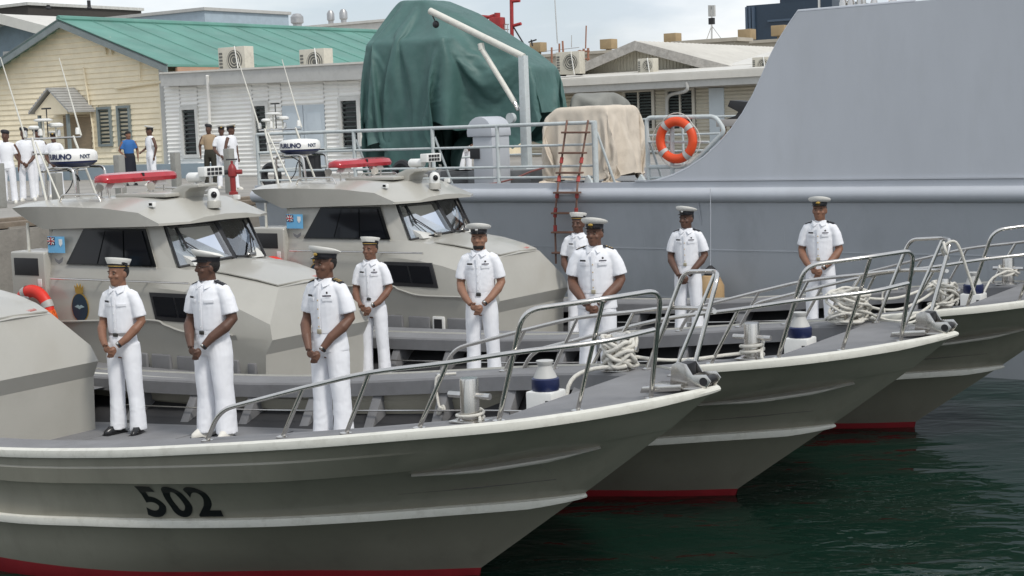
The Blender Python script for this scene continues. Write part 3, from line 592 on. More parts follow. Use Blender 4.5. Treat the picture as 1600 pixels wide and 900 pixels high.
    MB().tube([(1.43, -.10, 1.785), (1.43, .10, 1.785)], [.033, .033], 14).build('bow_roller', BLACK, bro)
    MB().box((1.25, 0, 1.86), (.09, .16, .10)).build('chain_stopper', BLACK, bro, bevel=.01)
    # scupper hoses in the far waterway
    return root

FB = [Frame(.2390, 12.1111, 31.914), Frame(2.7310, 14.4562, 34.012), Frame(5.2699, 17.3567, 34.352)]
boat0 = make_boat()
BOATS = [boat0, copy_tree(boat0), copy_tree(boat0)]
for b, f, lb in zip(BOATS, FB, ('nearest grey patrol boat, with the number 502 on its bow', 'middle grey patrol boat, moored between the 502 boat and the farthest boat', 'farthest grey patrol boat, moored right beside the big grey ship')):
    b.matrix_world = f.M; tag(b, lb, 'patrol boat', 'patrol boats moored side by side')
# the number 502, only on the nearest boat
vs_, fs_ = text_verts('502', .395, .0, .011, .0, 1.12)
bm_ = bmesh.new(); mt = bpy.data.meshes.new('t'); mt.from_pydata([tuple(p) for p in vs_], [], fs_); bm_.from_mesh(mt)
bmesh.ops.triangulate(bm_, faces=bm_.faces)
for _ in range(2): bmesh.ops.subdivide_edges(bm_, edges=[e for e in bm_.edges if e.calc_length() > .05], cuts=1); bmesh.ops.triangulate(bm_, faces=bm_.faces)
for v in bm_.verts:
    u = -2.47 + v.co.x * 1.06 - .04 * v.co.y; z = .836 + v.co.y * .98 + .05 * v.co.x
    tt = (z - interp(STRAKE, u, 2)) / (interp(KNUCK, u, 2) - interp(STRAKE, u, 2)); bl = float(np.interp(tt, [0, .33, .7, 1], [.01, -.035, -.035, .0]))
    v.co = (u, -(hull_half(u, z) + bl + .016), z)
bm_.to_mesh(mt); bm_.free(); link('hull_number', mt, NUMB, boat0)

# ================================================================== THE BIG GREY SHIP
FS = Frame(6.6, 20.3, 36.4)
ZD, ZSTR = 2.66, 2.56
U0 = FS.at(398, 300, 0).x; U1 = 14.0; BEAM = 8.0
ship = thing('naval_ship', 'big light grey ship moored behind the patrol boats, with a tall curved side plate', 'ship', FS.M)
prof = [(.50, -.6), (.42, 0), (.28, .8), (.15, 1.6), (.05, 2.3), (.0, 2.44), (.0, ZD)]
far = [(BEAM - v, z) for v, z in reversed(prof)]
ringp = prof + far
mb = MB(); mb.loft([[Vector((u, v if v < BEAM / 2 else v, z)) for v, z in ringp] for u in (U0, U0 + 4, U0 + 8, 0, 6, U1)])
sh_ = mb.build('hull', SHIPH, ship, sharp=25)
MB().tube([(U0 - .02, .0, ZSTR), (U1, .0, ZSTR)], .115, 14).build('rubbing_strake', SHIPM, sh_)
MB().box(((U0 + U1) / 2, BEAM / 2, ZD + .004), (U1 - U0 - .1, BEAM - .06, .02)).build('deck', SDECK, ship)
MB().box(((U0 + U1) / 2, .03, ZD + .05), (U1 - U0, .05, .10)).build('deck_edge_coaming', SHIPM, ship)
for z in (1.72, .95):
    vv = float(np.interp(z, [0, .8, 1.6, 2.3], [.42, .28, .15, .05]))
    MB().box(((U0 + U1) / 2, vv + .004, z), (U1 - U0 - .2, .02, .012)).build('weld_seam', SHIPH, sh_)
p = FS.at(1092, 345, 0); MB().tube([(p.x, -.02, ZSTR - .1), (p.x, .10, 2.05)], .012, 6).build('overboard_pipe', SHIPM, sh_)
for k in range(11):                       # upright plate seams of the hull
    u = U0 + 1.2 + 2.4 * k
    if u < U1 - .3:
        for z0, z1 in ((.05, .9), (1.0, 1.68), (1.76, 2.35)):
            va, vb = (float(np.interp(z, [0, .8, 1.6, 2.3], [.42, .28, .15, .05])) for z in (z0, z1)); du = .6 if z0 == 1.0 else 0
            MB().hexa([(u + du - .006, va - .004, z0), (u + du + .006, va - .004, z0), (u + du + .006, va + .02, z0), (u + du - .006, va + .02, z0), (u + du - .006, vb - .004, z1), (u + du + .006, vb - .004, z1), (u + du + .006, vb + .02, z1), (u + du - .006, vb + .02, z1)]).build('weld_seam', SHIPH, sh_)
# curved side plate
pl = [(985, 291), (1000, 287.5), (1025, 283), (1050, 275), (1076, 262), (1100, 246), (1122, 226), (1142, 203), (1160, 178), (1176, 150), (1191, 118), (1203, 90), (1215, 66), (1230, 42), (1246, 18), (1429, 2), (1900, -40)]
pts = [FS.at(x, y, .02) for x, y in pl]; pts = [Vector((q.x, .02, max(q.z, ZD))) for q in pts]; pts[-1].x = U1
pts.append(Vector((U1, .02, ZD)))
pm = MB(); xs_ = sorted({q.x for q in pts} | set(np.linspace(pts[14].x, U1, 8).tolist())); edge = [(q.x, q.z) for q in pts[:-1]]
zed = lambda x: float(np.interp(x, [e[0] for e in edge], [e[1] for e in edge]))
for a_, b_ in zip(xs_, xs_[1:]): pm.hexa([(a_, .02, ZD - .02), (b_, .02, ZD - .02), (b_, .07, ZD - .02), (a_, .07, ZD - .02), (a_, .02, zed(a_) + .001), (b_, .02, zed(b_) + .001), (b_, .07, zed(b_) + .001), (a_, .07, zed(a_) + .001)])
plate = pm.build('side_plate', SHIPM, ship, sharp=20)
MB().tube([q + Vector((0, .025, 0)) for q in pts[1:16]], .028, 8).build('plate_edge_bar', SHIPM, plate)
MB().box(((pts[0].x + U1) / 2, .0, ZD + .12), (U1 - pts[0].x - .2, .03, .02)).build('weld_seam', SHIPM, plate)
# fittings peeping over the plate top
for x, hh in ((1318, .2), (1330, .2), (1345, .25), (1366, .18), (1395, .25)):
    q = FS.at(x, 16, .6); MB().lathe([(.05, q.z - .5), (.06, q.z + hh * .5), (.03, q.z + hh)], 10, (q.x, .6, 0)).build('plate_top_fitting', STEEL, ship)
q = FS.at(1300, 0, .5); MB().tube([(q.x - .3, .5, q.z + .05), (q.x + 1.4, .5, q.z + .2)], .02, 8).build('plate_top_rail', STEEL, ship)
for dx in (-.2, .5, 1.2): MB().tube([(q.x + dx, .5, q.z - .6), (q.x + dx, .5, q.z + .1 + .08 * dx)], .018, 8).build('plate_top_rail_post', STEEL, ship)
# guard rail along the near deck edge
VR = .16
rt = [(400, 214), (468, 209.5), (554, 205), (677, 199.6), (778, 195), (931, 187)]
top = [FS.at(x, y, VR) for x, y in rt]; zt = sum(q.z for q in top) / len(top)
rail_u = (FS.at(402, 214, VR).x, FS.at(931, 187, VR).x)
def z_of(x, y): return FS.at(x, y, VR).z
levels = [zt, z_of(677, 232), z_of(677, 263), z_of(677, 279)]
for k, z in enumerate(levels):
    MB().tube([(rail_u[0], VR, z), (rail_u[1], VR, z)], .032 if k == 0 else .021, 10).build('guard_rail', RAILP, ship, sharp=60)
for x in (403, 468, 554, 677, 778, 930):
    u = FS.at(x, 240, VR).x; r = .035 if x != 930 else .05
    MB().tube([(u, VR, ZD), (u, VR, zt)], r, 10).build('rail_post', RAILP, ship, sharp=60)
    if x in (554, 677, 930): MB().tube([(u + .03, VR + .02, zt - .15), (u + .22, VR + .25, ZD)], .02, 8).build('rail_brace', RAILP, ship)
# stern rail running away
for z in levels[:3]: MB().tube([(rail_u[0], VR, z), (rail_u[0], BEAM - .3, z)], .026, 8).build('stern_rail', RAILP, ship)
for v in (2, 4, 6, 7.7): MB().tube([(rail_u[0], v, ZD), (rail_u[0], v, zt)], .03, 8).build('stern_rail_post', RAILP, ship)
# rail on the far side
for z in levels[:3]: MB().tube([(rail_u[0], BEAM - .3, z), (4, BEAM - .3, z)], .022, 8).build('far_rail', RAILP, ship)
for k in range(9): MB().tube([(rail_u[0] + 1.6 * k, BEAM - .3, ZD), (rail_u[0] + 1.6 * k, BEAM - .3, zt)], .026, 8).build('far_rail_post', RAILP, ship)
# short gate rail that carries the orange ring
g = lambda x, y: FS.at(x, y, VR)
gate = MB().tube(fillet([g(1014, 285), g(1010, 184), g(1118, 182), g(1133, 205), g(1078, 260), g(1012, 261)], .10, 6), .035, 10).build('gate_rail', RAILP, ship, sharp=60)
MB().tube([g(1051, 285), g(1050, 184)], .035, 10).build('gate_rail_post', RAILP, gate)
MB().tube([g(1011, 222), g(1108, 222)], .02, 8).build('gate_rail_bar', RAILP, gate)
MB().tube([g(1013, 278), g(1052, 278)], .02, 8).build('gate_rail_bar', RAILP, gate)
MB().tube([g(1020, 285) + Vector((0, .3, 0)), g(1013, 215)], .02, 8).build('gate_rail_brace', RAILP, gate)
# deck clamps at the edge
for x in (920, 1003):
    q = FS.at(x, 282, .06)
    MB().prism([Vector((q.x + a, .02, ZD + b)) for a, b in ((-.09, 0), (.11, 0), (.06, .14), (0, .22), (-.05, .16))], (0, .06, 0)).build('deck_clamp', RAILP, ship, bevel=.006)
# davit
vd_ = 1.9
d = lambda x, y: FS.at(x, y, vd_)
jib = MB().tube([d(672, 17), d(818, 89)], .062, 14).build('davit_jib', STRIP, ship)
pq = d(823, 260); ptop = d(816, 87)
MB().prism([Vector((ptop.x - .07, vd_ - .07, ZD)), Vector((ptop.x + .09, vd_ - .07, ZD)), Vector((ptop.x + .07, vd_ - .06, ptop.z)), Vector((ptop.x - .05, vd_ - .06, ptop.z))], (0, .14, 0)).build('davit_post', RAILP, ship, bevel=.01)
MB().tube([d(751, 68), d(753, 78)], .06, 10).build('davit_knuckle', STRIP, jib)
MB().tube([d(753, 77), d(804, 160)], [.048, .048], 12).build('davit_ram', STRIP, jib); MB().tube([d(804, 160), d(810, 172)], .04, 10).build('davit_ram_rod', STEEL, jib)
MB().lathe([(.02, -.04), (.09, -.04), (.06, -.02), (.06, .02), (.09, .04), (.02, .04)], 18, d(809, 184) - Vector((0, .2, 0)), Matrix.Rotation(R(90), 3, 'X')).build('davit_winch', RAILP, jib)
MB().ell(d(681, 38), (.07, .05, .07)).build('davit_hook_block', BLACK, jib)
MB().tube([d(674, 20), d(681, 36)], .012, 6).build('davit_wire', BLACK, jib)
MB().prism([Vector((pq.x + a, vd_ - .2, ZD + b)) for a, b in ((-.45, 0), (.3, 0), (.12, .3), (-.12, .3))], (0, .4, 0)).build('davit_foot', RAILP, ship, bevel=.01)
# winch housing: rounded white top on a grey pedestal
q = FS.at(760, 284, .9); qt = FS.at(760, 182, .9); wu = q.x
MB().box((wu + .06, 1.0, (ZD + qt.z - .3) / 2), (.42, .5, qt.z - .3 - ZD)).build('winch_pedestal', SHIPM, ship, bevel=.015)
hp = [Vector((wu - .30 + .30 * math.cos(t) + .12, .72, qt.z - .27 + .27 * math.sin(t))) for t in [math.pi * k / 12 for k in range(13)]]
hp = [Vector((wu - .12, .72, qt.z - .34))] + [Vector((wu - .08 + .27 - .27 * math.cos(t) - .05, .72, qt.z - .27 + .27 * math.sin(t))) for t in [math.pi * k / 12 for k in range(13)]] + [Vector((wu + .41, .72, qt.z - .34))]
hp = [Vector((p.x - .12, p.y, p.z)) for p in hp]
MB().prism(hp, (0, .56, 0)).build('winch_hood', SHIPM, ship, bevel=.012)
MB().box((wu - .1, .735, qt.z - .62), (.2, .03, .2)).build('winch_control_panel', BLACK, ship, bevel=.008)
# dark deck gear seen under the rails
for x, y, sx, sz in ((488, 262, .5, .45), (493, 235, .28, .55)):
    q = FS.at(x, y, 1.4); MB().lathe([(sx * .5, ZD), (sx * .5, ZD + .3), (sx * .32, ZD + .36), (sx * .32, ZD + .62), (sx * .55, ZD + .68), (sx * .5, ZD + .72)], 18, (q.x, 1.4, 0)).build('deck_capstan', BLACK, ship)
for x, y in ((424, 280), (630, 275)):
    q = FS.at(x, y, 1.0)
    mb = MB(); mb.tube([Vector((q.x + .19 * math.cos(t), 1.0, ZD + .24 + .19 * math.sin(t))) for t in [2 * math.pi * k / 20 for k in range(20)]], .07, 8, closed=True); mb.build('tyre_fender', BLACK, ship)
for x0, x1, y in ((700, 770, 266), (640, 690, 280), (770, 842, 283), (700, 745, 250)):
    a = FS.at(x0, y, 1.6).x; b = FS.at(x1, y, 1.6).x
    MB().box(((a + b) / 2, 1.7, ZD + .14), (b - a, .7, .24)).build('deck_frame', SDECK, ship, bevel=.02)
MB().tube(smooth_path([FS.at(x, y, .5) for x, y in ((700, 289), (760, 288), (800, 280), (830, 268), (850, 262))]), .016, 6).build('deck_hose', mat('pink_hose', (.35, .14, .12), .6), ship)

# ---- things standing on or hanging from the ship
GREENT = mat('green_tarpaulin', (.060, .132, .120), .55, var=.16, scale=1.2, bump=.5, bscale=4.5, dirt=.45, dirtcol=(.10, .175, .165))
BEIGET = mat('beige_canvas', (.60, .53, .44), .85, var=.08, scale=2, bump=.15, bscale=14, dirt=.4, dirtcol=(.32, .27, .21))
GREYT = mat('grey_canvas', (.22, .22, .20), .85, var=.12, bump=.2, bscale=14)
def sheet(name, m, label, cat, prof, vlim, cores, pin_v, step=.065, rows=96, frames=56, seed=1):
    """a flat sheet laid along a ridge profile (u,z) and left to fall over solid cores; vlim(u_index_fraction)->(vmin,vmax)"""
    P = [Vector((a, 0, b)) for a, b in prof]; cols = []; 
    seg = [(q - p).length for p, q in zip(P, P[1:])]; tot = sum(seg); n = int(tot / step)
    for i in range(n + 1):
        d = tot * i / n; k = 0
        while k < len(seg) - 1 and d > seg[k]: d -= seg[k]; k += 1
        cols.append(P[k].lerp(P[k + 1], d / seg[k]))
    rnd = random.Random(seed); vs, fs, pins = [], [], []
    for i, c in enumerate(cols):
        v0, v1 = vlim(c.x)
        for r in range(rows + 1):
            v = v0 + (v1 - v0) * r / rows; vs.append((c.x + rnd.uniform(-.004, .004), v, c.z + .04 + rnd.uniform(-.01, .01)))
            if pin_v[0] < v < pin_v[1] and pin_v[2] < c.x < pin_v[3]: pins.append(len(vs) - 1)
    for i in range(n):
        for r in range(rows): a = i * (rows + 1) + r; fs.append((a, a + 1, a + rows + 2, a + rows + 1))
    me = bpy.data.meshes.new(name); me.from_pydata(vs, [], fs); o = bpy.data.objects.new(name, me); WORK.collection.objects.link(o)
    vg = o.vertex_groups.new(name='pin'); vg.add(pins, 1.0, 'REPLACE'); cos_ = []
    for poly, va, vb in cores + [([(-60, ZD - 1), (60, ZD - 1), (60, ZD + .01), (-60, ZD + .01)], -20, 30)]:
        cme = MB().prism([Vector((a, va, b)) for a, b in poly], (0, vb - va, 0)).mesh('core', 30, .05 if poly[0][0] > -50 else 0, 2)
        c = bpy.data.objects.new('core', cme); WORK.collection.objects.link(c); c.modifiers.new('col', 'COLLISION'); c.collision.thickness_outer = .02; c.collision.cloth_friction = 25; cos_.append(c)
    cl = o.modifiers.new('cloth', 'CLOTH'); st = cl.settings; st.vertex_group_mass = 'pin'; st.quality = 5; st.mass = .4; st.air_damping = 1.0
    st.tension_stiffness = 25; st.compression_stiffness = 25; st.shear_stiffness = 12; st.bending_stiffness = .18; st.tension_damping = 10; st.compression_damping = 10
    cl.collision_settings.distance_min = .012; cl.collision_settings.collision_quality = 3; cl.point_cache.frame_start = 1; cl.point_cache.frame_end = frames
    WORK.frame_start = 1; WORK.frame_end = frames
    for fr in range(1, frames + 1): WORK.frame_set(fr)
    vl = WORK.view_layers[0]; vl.update(); r = bpy.data.meshes.new_from_object(o.evaluated_get(vl.depsgraph))
    for x in [o] + cos_: bpy.data.objects.remove(x)
    bm = bmesh.new(); bm.from_mesh(r); bmesh.ops.smooth_vert(bm, verts=bm.verts, factor=.15, use_axis_x=True, use_axis_y=True, use_axis_z=True)
    for v in bm.verts: v.co.z = max(v.co.z, ZD + .03)
    bmesh.ops.recalc_face_normals(bm, faces=bm.faces); bm.to_mesh(r); bm.free()
    r.polygons.foreach_set('use_smooth', [True] * len(r.polygons)); r.materials.clear()
    ob = link(name, r, m); ob.matrix_world = FS.M; ob.modifiers.new('s', 'SUBSURF').render_levels = 1; tag(ob, label, cat); return ob
def gu(x, y, v): q = FS.at(x, y, v); return (q.x, q.z)
# the tall peaked tarpaulin
VN = 3.3
core_a = [gu(x, y, 2.5) for x, y in ((572, 69), (692, 69))]; zA = core_a[0][1]; ua0, ua1 = core_a[0][0], core_a[1][0]
ridge_px = [(600, 64), (612, 40), (640, 4), (676, 3), (722, 22), (772, 56), (812, 82), (842, 106)]
ridge = [gu(x, y, VN + .3) for x, y in ridge_px]
zr = ridge[-1][1]
prof = [(ua0 - 1.9, zA), (ua0, zA), (ridge[0][0], max(zA, ridge[0][1] - .05))] + ridge[1:] + [(ridge[-1][0] + .9, zr)]
gx = lambda x, y: gu(x, y, VN)[0]
g2 = lambda x: gu(x, 150, 2.5)[0]
GV = [(ua0 - 2.2, .2), (ua0, .15), (g2(610), -.1), (g2(640), -.4), (g2(690), -.4), (g2(704), -.1), (g2(726), .7), (gx(780, 150), 1.0), (gx(815, 150), 1.35), (gx(845, 150), 1.95), (gx(845, 150) + 1.2, 2.1)]
def vl_green(u): v = float(np.interp(u, [a for a, b in GV], [b for a, b in GV])); return v, 7.6 - .9 * v
zlow = gu(840, 200, VN)[1]
sheet('green_tarpaulin', GREENT, 'dark green tarpaulin draped over a tall peaked mass behind the white davit', 'tarpaulin', prof, vl_green,
      [([(ua0, ZD), (ua1, ZD), (ua1, zA), (ua0, zA)], 2.5, 3.9), ([(ridge[0][0], zlow)] + [q for q in ridge] + [(ridge[-1][0], zlow)], VN, VN + .9)], (VN + .2, VN + .7, ridge[0][0], ridge[-1][0]), seed=3)
# the beige cover
ub = [gu(x, y, 1.05) for x, y in ((852, 172), (950, 170))]; zb = ub[0][1]
sheet('canvas_cover', BEIGET, 'beige canvas cover over deck gear, behind the rope ladder', 'cover', [(ub[0][0] - 1.2, zb), (ub[0][0], zb), (ub[1][0], zb), (ub[1][0] + 1.15, zb)], lambda u: (1.0 - 1.22, 1.95 + 1.2),
      [([(ub[0][0], ZD), (ub[1][0], ZD), (ub[1][0], zb), (ub[0][0] + .25, zb), (ub[0][0], zb - .18)], 1.0, 1.95)], (1.3, 1.6, ub[0][0] + .3, ub[1][0] - .1), rows=56, step=.06, frames=34, seed=5)
ug = [gu(x, y, 5.0) for x, y in ((888, 150), (945, 150))]
sheet('canvas_cover', GREYT, 'grey canvas cover showing just above the beige cover', 'cover', [(ug[0][0] - .9, ug[0][1]), ug[0], (ug[1][0], ug[0][1]), (ug[1][0] + .9, ug[0][1])], lambda u: (4.0, 6.6), [([(ug[0][0], ZD), (ug[1][0], ZD), (ug[1][0], ug[0][1] - .15), (ug[0][0] + .3, ug[0][1])], 4.7, 5.9)], (5.1, 5.5, ug[0][0], ug[1][0]), rows=30, step=.1, frames=28, seed=8)
# orange ring on the gate rail
def ring_buoy(name, m, label, M, R0=.36, r0=.075, group=None, lines=True):
    t = thing(name, label, 'life ring', M, group)
    rg = MB(); n = 36; rings = []
    for i in range(n):
        a = 2 * math.pi * i / n; rings.append([Vector(((R0 + r0 * math.cos(b)) * math.cos(a), r0 * .85 * math.sin(b), (R0 + r0 * math.cos(b)) * math.sin(a))) for b in [2 * math.pi * k / 12 for k in range(12)]])
    rings.append(rings[0]); rg.loft(rings, False, False).build('ring', m, t, sharp=80)
    for a0 in (45, 135, 225, 315):
        rr = []
        for i in range(5):
            a = R(a0 - 7 + 14 * i / 4); q = r0 + .006; rr.append([Vector(((R0 + q * math.cos(b)) * math.cos(a), q * .85 * math.sin(b), (R0 + q * math.cos(b)) * math.sin(a))) for b in [2 * math.pi * k / 12 for k in range(12)]])
        MB().loft(rr, False, False).build('reflective_band', mat('grey_reflective_tape', (.45, .44, .42), .5), t)
    if lines:
        pts = []
        for k in range(32):
            a = 2 * math.pi * k / 32; dd = R0 + r0 + .012 + .045 * abs(math.sin(2 * (a - R(45)))); pts.append(Vector((dd * math.cos(a), -.01, dd * math.sin(a))))
        MB().tube(pts, .008, 5, closed=True).build('grab_line', ROPEM, t)
    return t
q = FS.at(1057, 219, .08); ring_buoy('life_ring', ORANGE, 'orange life ring with grey bands hung on the ship rail', FS.M @ Matrix.Translation((q.x, .08, q.z)) @ Matrix.Rotation(R(6), 4, 'Y'), .285, .072)
# rope ladder
lad = thing('rope_ladder', 'rope ladder with wooden rungs hanging over the grey ship side', 'ladder', FS.M)
BROWN = mat('weathered_wood', (.16, .085, .06), .8, var=.2, scale=9, dirt=.3); ROPEB = mat('brown_rope', (.22, .13, .10), .9, var=.3, scale=30, bump=.5, bscale=100)
LADV = [(188, .12), (207, .06), (239, .02), (270, -.06), (290, -.15), (303, -.16), (333, -.09), (363, -.03), (415, .0), (470, .05)]
def lv(y): return float(np.interp(y, [a for a, b in LADV], [b for a, b in LADV]))
lx = lambda y: float(np.interp(y, [188, 290, 337, 420, 470], [886, 872, 867, 869, 871])); rx = lambda y: float(np.interp(y, [188, 290, 337, 420, 470], [919, 902, 900, 902, 903]))
for fx in (lx, rx):
    MB().tube(smooth_path([FS.at(fx(y), y, lv(y)) for y in range(188, 421, 14)], 3), .017, 7).build('side_rope', ROPEB, lad)
    for y in (246, 275, 300, 325, 352, 330): 
        a = FS.at(fx(y), y, lv(y)); b = FS.at(fx(y + 9), y + 9, lv(y + 9)); MB().tube([a, b], .03, 8).build('rope_whipping', mat('red_whipping', (.42, .07, .06), .8), lad)
for y in (207, 239, 270, 301, 333, 363, 395):
    a = FS.at(lx(y) - 4, y, lv(y) - .02); b = FS.at(rx(y) + 4, y, lv(y) - .02); c = (a + b) / 2; dd = b - a
    MB().box(c, (dd.length, .11, .03), Matrix.Rotation(math.atan2(dd.y, dd.x), 3, 'Z') @ Matrix.Rotation(-math.atan2(dd.z, dd.x), 3, 'Y')).build('rung', BROWN, lad, bevel=.006)
# fender between ship and farthest boat
q = FS.at(1108, 455, -.28)
fe = thing('fender', 'tan cylindrical fender hanging against the grey ship side', 'fender', FS.M)
MB().lathe([(.02, q.z - .42), (.16, q.z - .38), (.2, q.z - .2), (.2, q.z + .08), (.13, q.z + .22), (.03, q.z + .27)], 18, (q.x, -.22, 0)).build('fender_body', mat('tan_fender', (.46, .31, .16), .6, dirt=.3), fe)
MB().lathe([(.10, q.z + .20), (.09, q.z + .32), (.02, q.z + .38)], 14, (q.x, -.22, 0)).build('fender_cap', BLACK, fe)
MB().tube([(q.x, -.22, q.z + .36), (q.x - .02, -.14, ZSTR - .3), (q.x - .02, -.13, ZD)], .005, 6).build('fender_rope', SHIPM, fe)
# wooden stand with a black folded flap, near the side plate
q = FS.at(1150, 205, 3.2)
wsn = thing('wooden_stand', 'small wooden stand with a black folded flap on top, beside the curved side plate', 'stand', FS.M)
zt2 = FS.at(1150, 186, 3.2).z; WOOD = mat('plain_wood', (.33, .19, .09), .7, var=.2, scale=6)
MB().box((q.x + .2, 3.3, zt2 - .06), (1.0, .5, .12)).build('stand_top', mat('grey_board', (.40, .38, .36), .8), wsn, bevel=.01)
for dx, dv in ((-.2, -.18), (.6, -.18), (-.2, .18), (.6, .18)): MB().box((q.x + dx, 3.3 + dv, (ZD + zt2 - .12) / 2), (.08, .08, zt2 - .12 - ZD)).build('stand_leg', WOOD, wsn)
MB().prism([Vector((q.x + a, 3.1, zt2 + b)) for a, b in ((-.15, .0), (.55, 0), (.55, .14), (.42, .12), (.3, .28), (-.05, .32), (-.1, .22), (.1, .12), (.05, .06))], (0, .4, 0)).build('folded_flap', BLACK, wsn, bevel=.008)

# ================================================================== QUAY AND BUILDINGS
ZQ = 2.24
FQ = Frame(-8.5, 26.6, 34.0)             # u to the right along the ship, v away; quay edge along v at u = 0
CONC = mat('weathered_concrete', (.27, .25, .22), .9, var=.22, scale=1.1, bump=.4, bscale=14, dirt=.5, dirtcol=(.10, .09, .08))
PAVE = mat('quay_paving', (.30, .285, .26), .9, var=.15, scale=.8, bump=.2, bscale=20, dirt=.35, dirtcol=(.16, .15, .13))
vq = FQ.loc(FS.world(0, BEAM + .8, 0)).y
qz0 = -2.0
mb = MB()
A_ = [(-400, -30), (0, -30), (0, vq), (300, vq), (300, 600), (-400, 600)]
mb.add([FQ.world(u, v, ZQ) for u, v in A_], [(0, 1, 2, 5), (2, 3, 4, 5)])
tag(mb.build('quay', PAVE), kind='structure')
mb = MB(); mb.add([FQ.world(0, -30, qz0), FQ.world(0, vq, qz0), FQ.world(0, vq, ZQ - .001), FQ.world(0, -30, ZQ - .001)], [(0, 1, 2, 3)])
mb.add([FQ.world(0, vq, qz0), FQ.world(300, vq, qz0), FQ.world(300, vq, ZQ - .001), FQ.world(0, vq, ZQ - .001)], [(0, 1, 2, 3)])
tag(mb.build('quay_wall', CONC), kind='structure')
# timber kerb planks along the quay edge
TIMB = mat('grey_timber', (.21, .17, .13), .85, var=.3, scale=3, dirt=.4, bump=.3, bscale=30)
kerb = tag(MB().box((-.25, 0, .02), (.4, .4, .04)).build('kerb_base', CONC), kind='structure'); kerb.matrix_world = FQ.M @ Matrix.Translation((0, 0, ZQ)); kerb.name = 'kerb'
for k in range(14):
    for j in range(2):
        o = MB().box((-.22 - .3 * j + .02 * math.sin(k * 3), -6 + 1.6 * k, .07 + .03 * j), (.26, 1.55, .1 + .05 * j), Matrix.Rotation(R(1.5 * math.sin(k * 5 + j)), 3, 'Z')).build('plank', TIMB, kerb, bevel=.012)

BEIGEW = mat('cream_weatherboard', (.86, .76, .56), .7, var=.06, scale=2, dirt=.28, dirtcol=(.60, .50, .33), bump=.1, bscale=20)
WHITEW = mat('white_corrugated', (.84, .83, .79), .55, var=.05, scale=1, dirt=.25, dirtcol=(.55, .53, .48))
CREAMW = mat('cream_corrugated', (.47, .44, .36), .6, var=.05, dirt=.2, dirtcol=(.3, .28, .22))
TRIM = mat('grey_trim', (.46, .46, .44), .6, var=.06, dirt=.3, dirtcol=(.25, .24, .22))
GREENR = mat('green_iron_roof', (.105, .255, .21), .6, var=.2, scale=.5, dirt=.5, dirtcol=(.19, .31, .27), bump=.1, bscale=6)
WHROOF = mat('white_iron_roof', (.62, .60, .55), .55, var=.06, scale=1, dirt=.3, dirtcol=(.42, .39, .33))
DARKW = mat('dark_louvre_glass', (.012, .014, .016), .12, var=.2)
FRAMEG = mat('grey_green_frame', (.20, .235, .235), .6, var=.1, dirt=.2)
PALED = mat('pale_blue_door', (.52, .58, .62), .5, var=.04, dirt=.15, dirtcol=(.4, .44, .46))
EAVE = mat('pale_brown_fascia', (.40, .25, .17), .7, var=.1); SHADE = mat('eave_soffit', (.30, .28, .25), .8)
# --- cream weatherboard building with a green roof.  front plane v = vb in the quay frame
c0 = FQ.gz(262, 278, ZQ); VBW = c0.y; UC = c0.x
bw = lambda x, y, v=0.0: FQ.at(x, y, VBW + v)
house = thing('boarded_building', 'cream weatherboard building with a green iron roof and a gable front', 'building', FQ.M)
gr_ = bw(108, 34); gl_ = bw(-60, 146); ge = bw(262, 98)
UL = -26.0 + UC
slopeL = (gr_.z - gl_.z) / (gr_.x - gl_.x)
ncourse = 30; bh = (gr_.z - ZQ) / ncourse
def roofz(u): return gr_.z - (gr_.x - u) * slopeL if u < gr_.x else gr_.z + (u - gr_.x) * (ge.z - gr_.z) / (ge.x - gr_.x)
def wall_span(z):
    ul = UC - 14.0; ur = UC
    if roofz(ul) < z: ul = gr_.x - (gr_.z - z) / slopeL
    if roofz(ur) < z: ur = gr_.x + (z - gr_.z) * (ge.x - gr_.x) / (ge.z - gr_.z)
    return ul, ur
MB().prism([Vector((UC - 14, VBW + .06, ZQ)), Vector((UC, VBW + .06, ZQ)), Vector((UC, VBW + .06, roofz(UC))), Vector((gr_.x, VBW + .06, gr_.z)), Vector((UC - 14, VBW + .06, max(ZQ + .5, roofz(UC - 14))))], (0, .15, 0)).build('wall', BEIGEW, house)
MB().box((UC - .1, VBW + 12, (ZQ + ge.z) / 2), (.2, 24, ge.z - ZQ)).build('side_wall', BEIGEW, house)
DOORH = bw(118, 180); wa = [bw(152, 168), bw(177, 228)]; wb_ = [bw(183, 166), bw(207, 228)]
openings = [(bw(98, 180).x, bw(141, 180).x, ZQ, bw(118, 180).z), (wa[0].x, wa[1].x, wa[1].z, wa[0].z), (wb_[0].x, wb_[1].x, wb_[1].z, wb_[0].z)]
for k in range(ncourse):
    z0 = ZQ + k * bh; ul, ur = wall_span(z0 + bh * .6)
    if ur - ul < .2: continue
    segs = [(ul, ur)]
    for oa, ob, oz0, oz1 in openings:
        if oz0 < z0 + bh * .5 < oz1:
            segs = [q for a, b in segs for q in (((a, min(b, oa)), (max(a, ob), b)) if (a < ob and b > oa) else ((a, b),)) if q[1] - q[0] > .02]
    for a, b in segs:
        MB().hexa([(a, VBW - .002, z0), (b, VBW - .002, z0), (b, VBW + .06, z0), (a, VBW + .06, z0), (a, VBW + .035, z0 + bh * 1.02), (b, VBW + .035, z0 + bh * 1.02), (b, VBW + .06, z0 + bh * 1.02), (a, VBW + .06, z0 + bh * 1.02)]).build('weatherboard', BEIGEW, house)
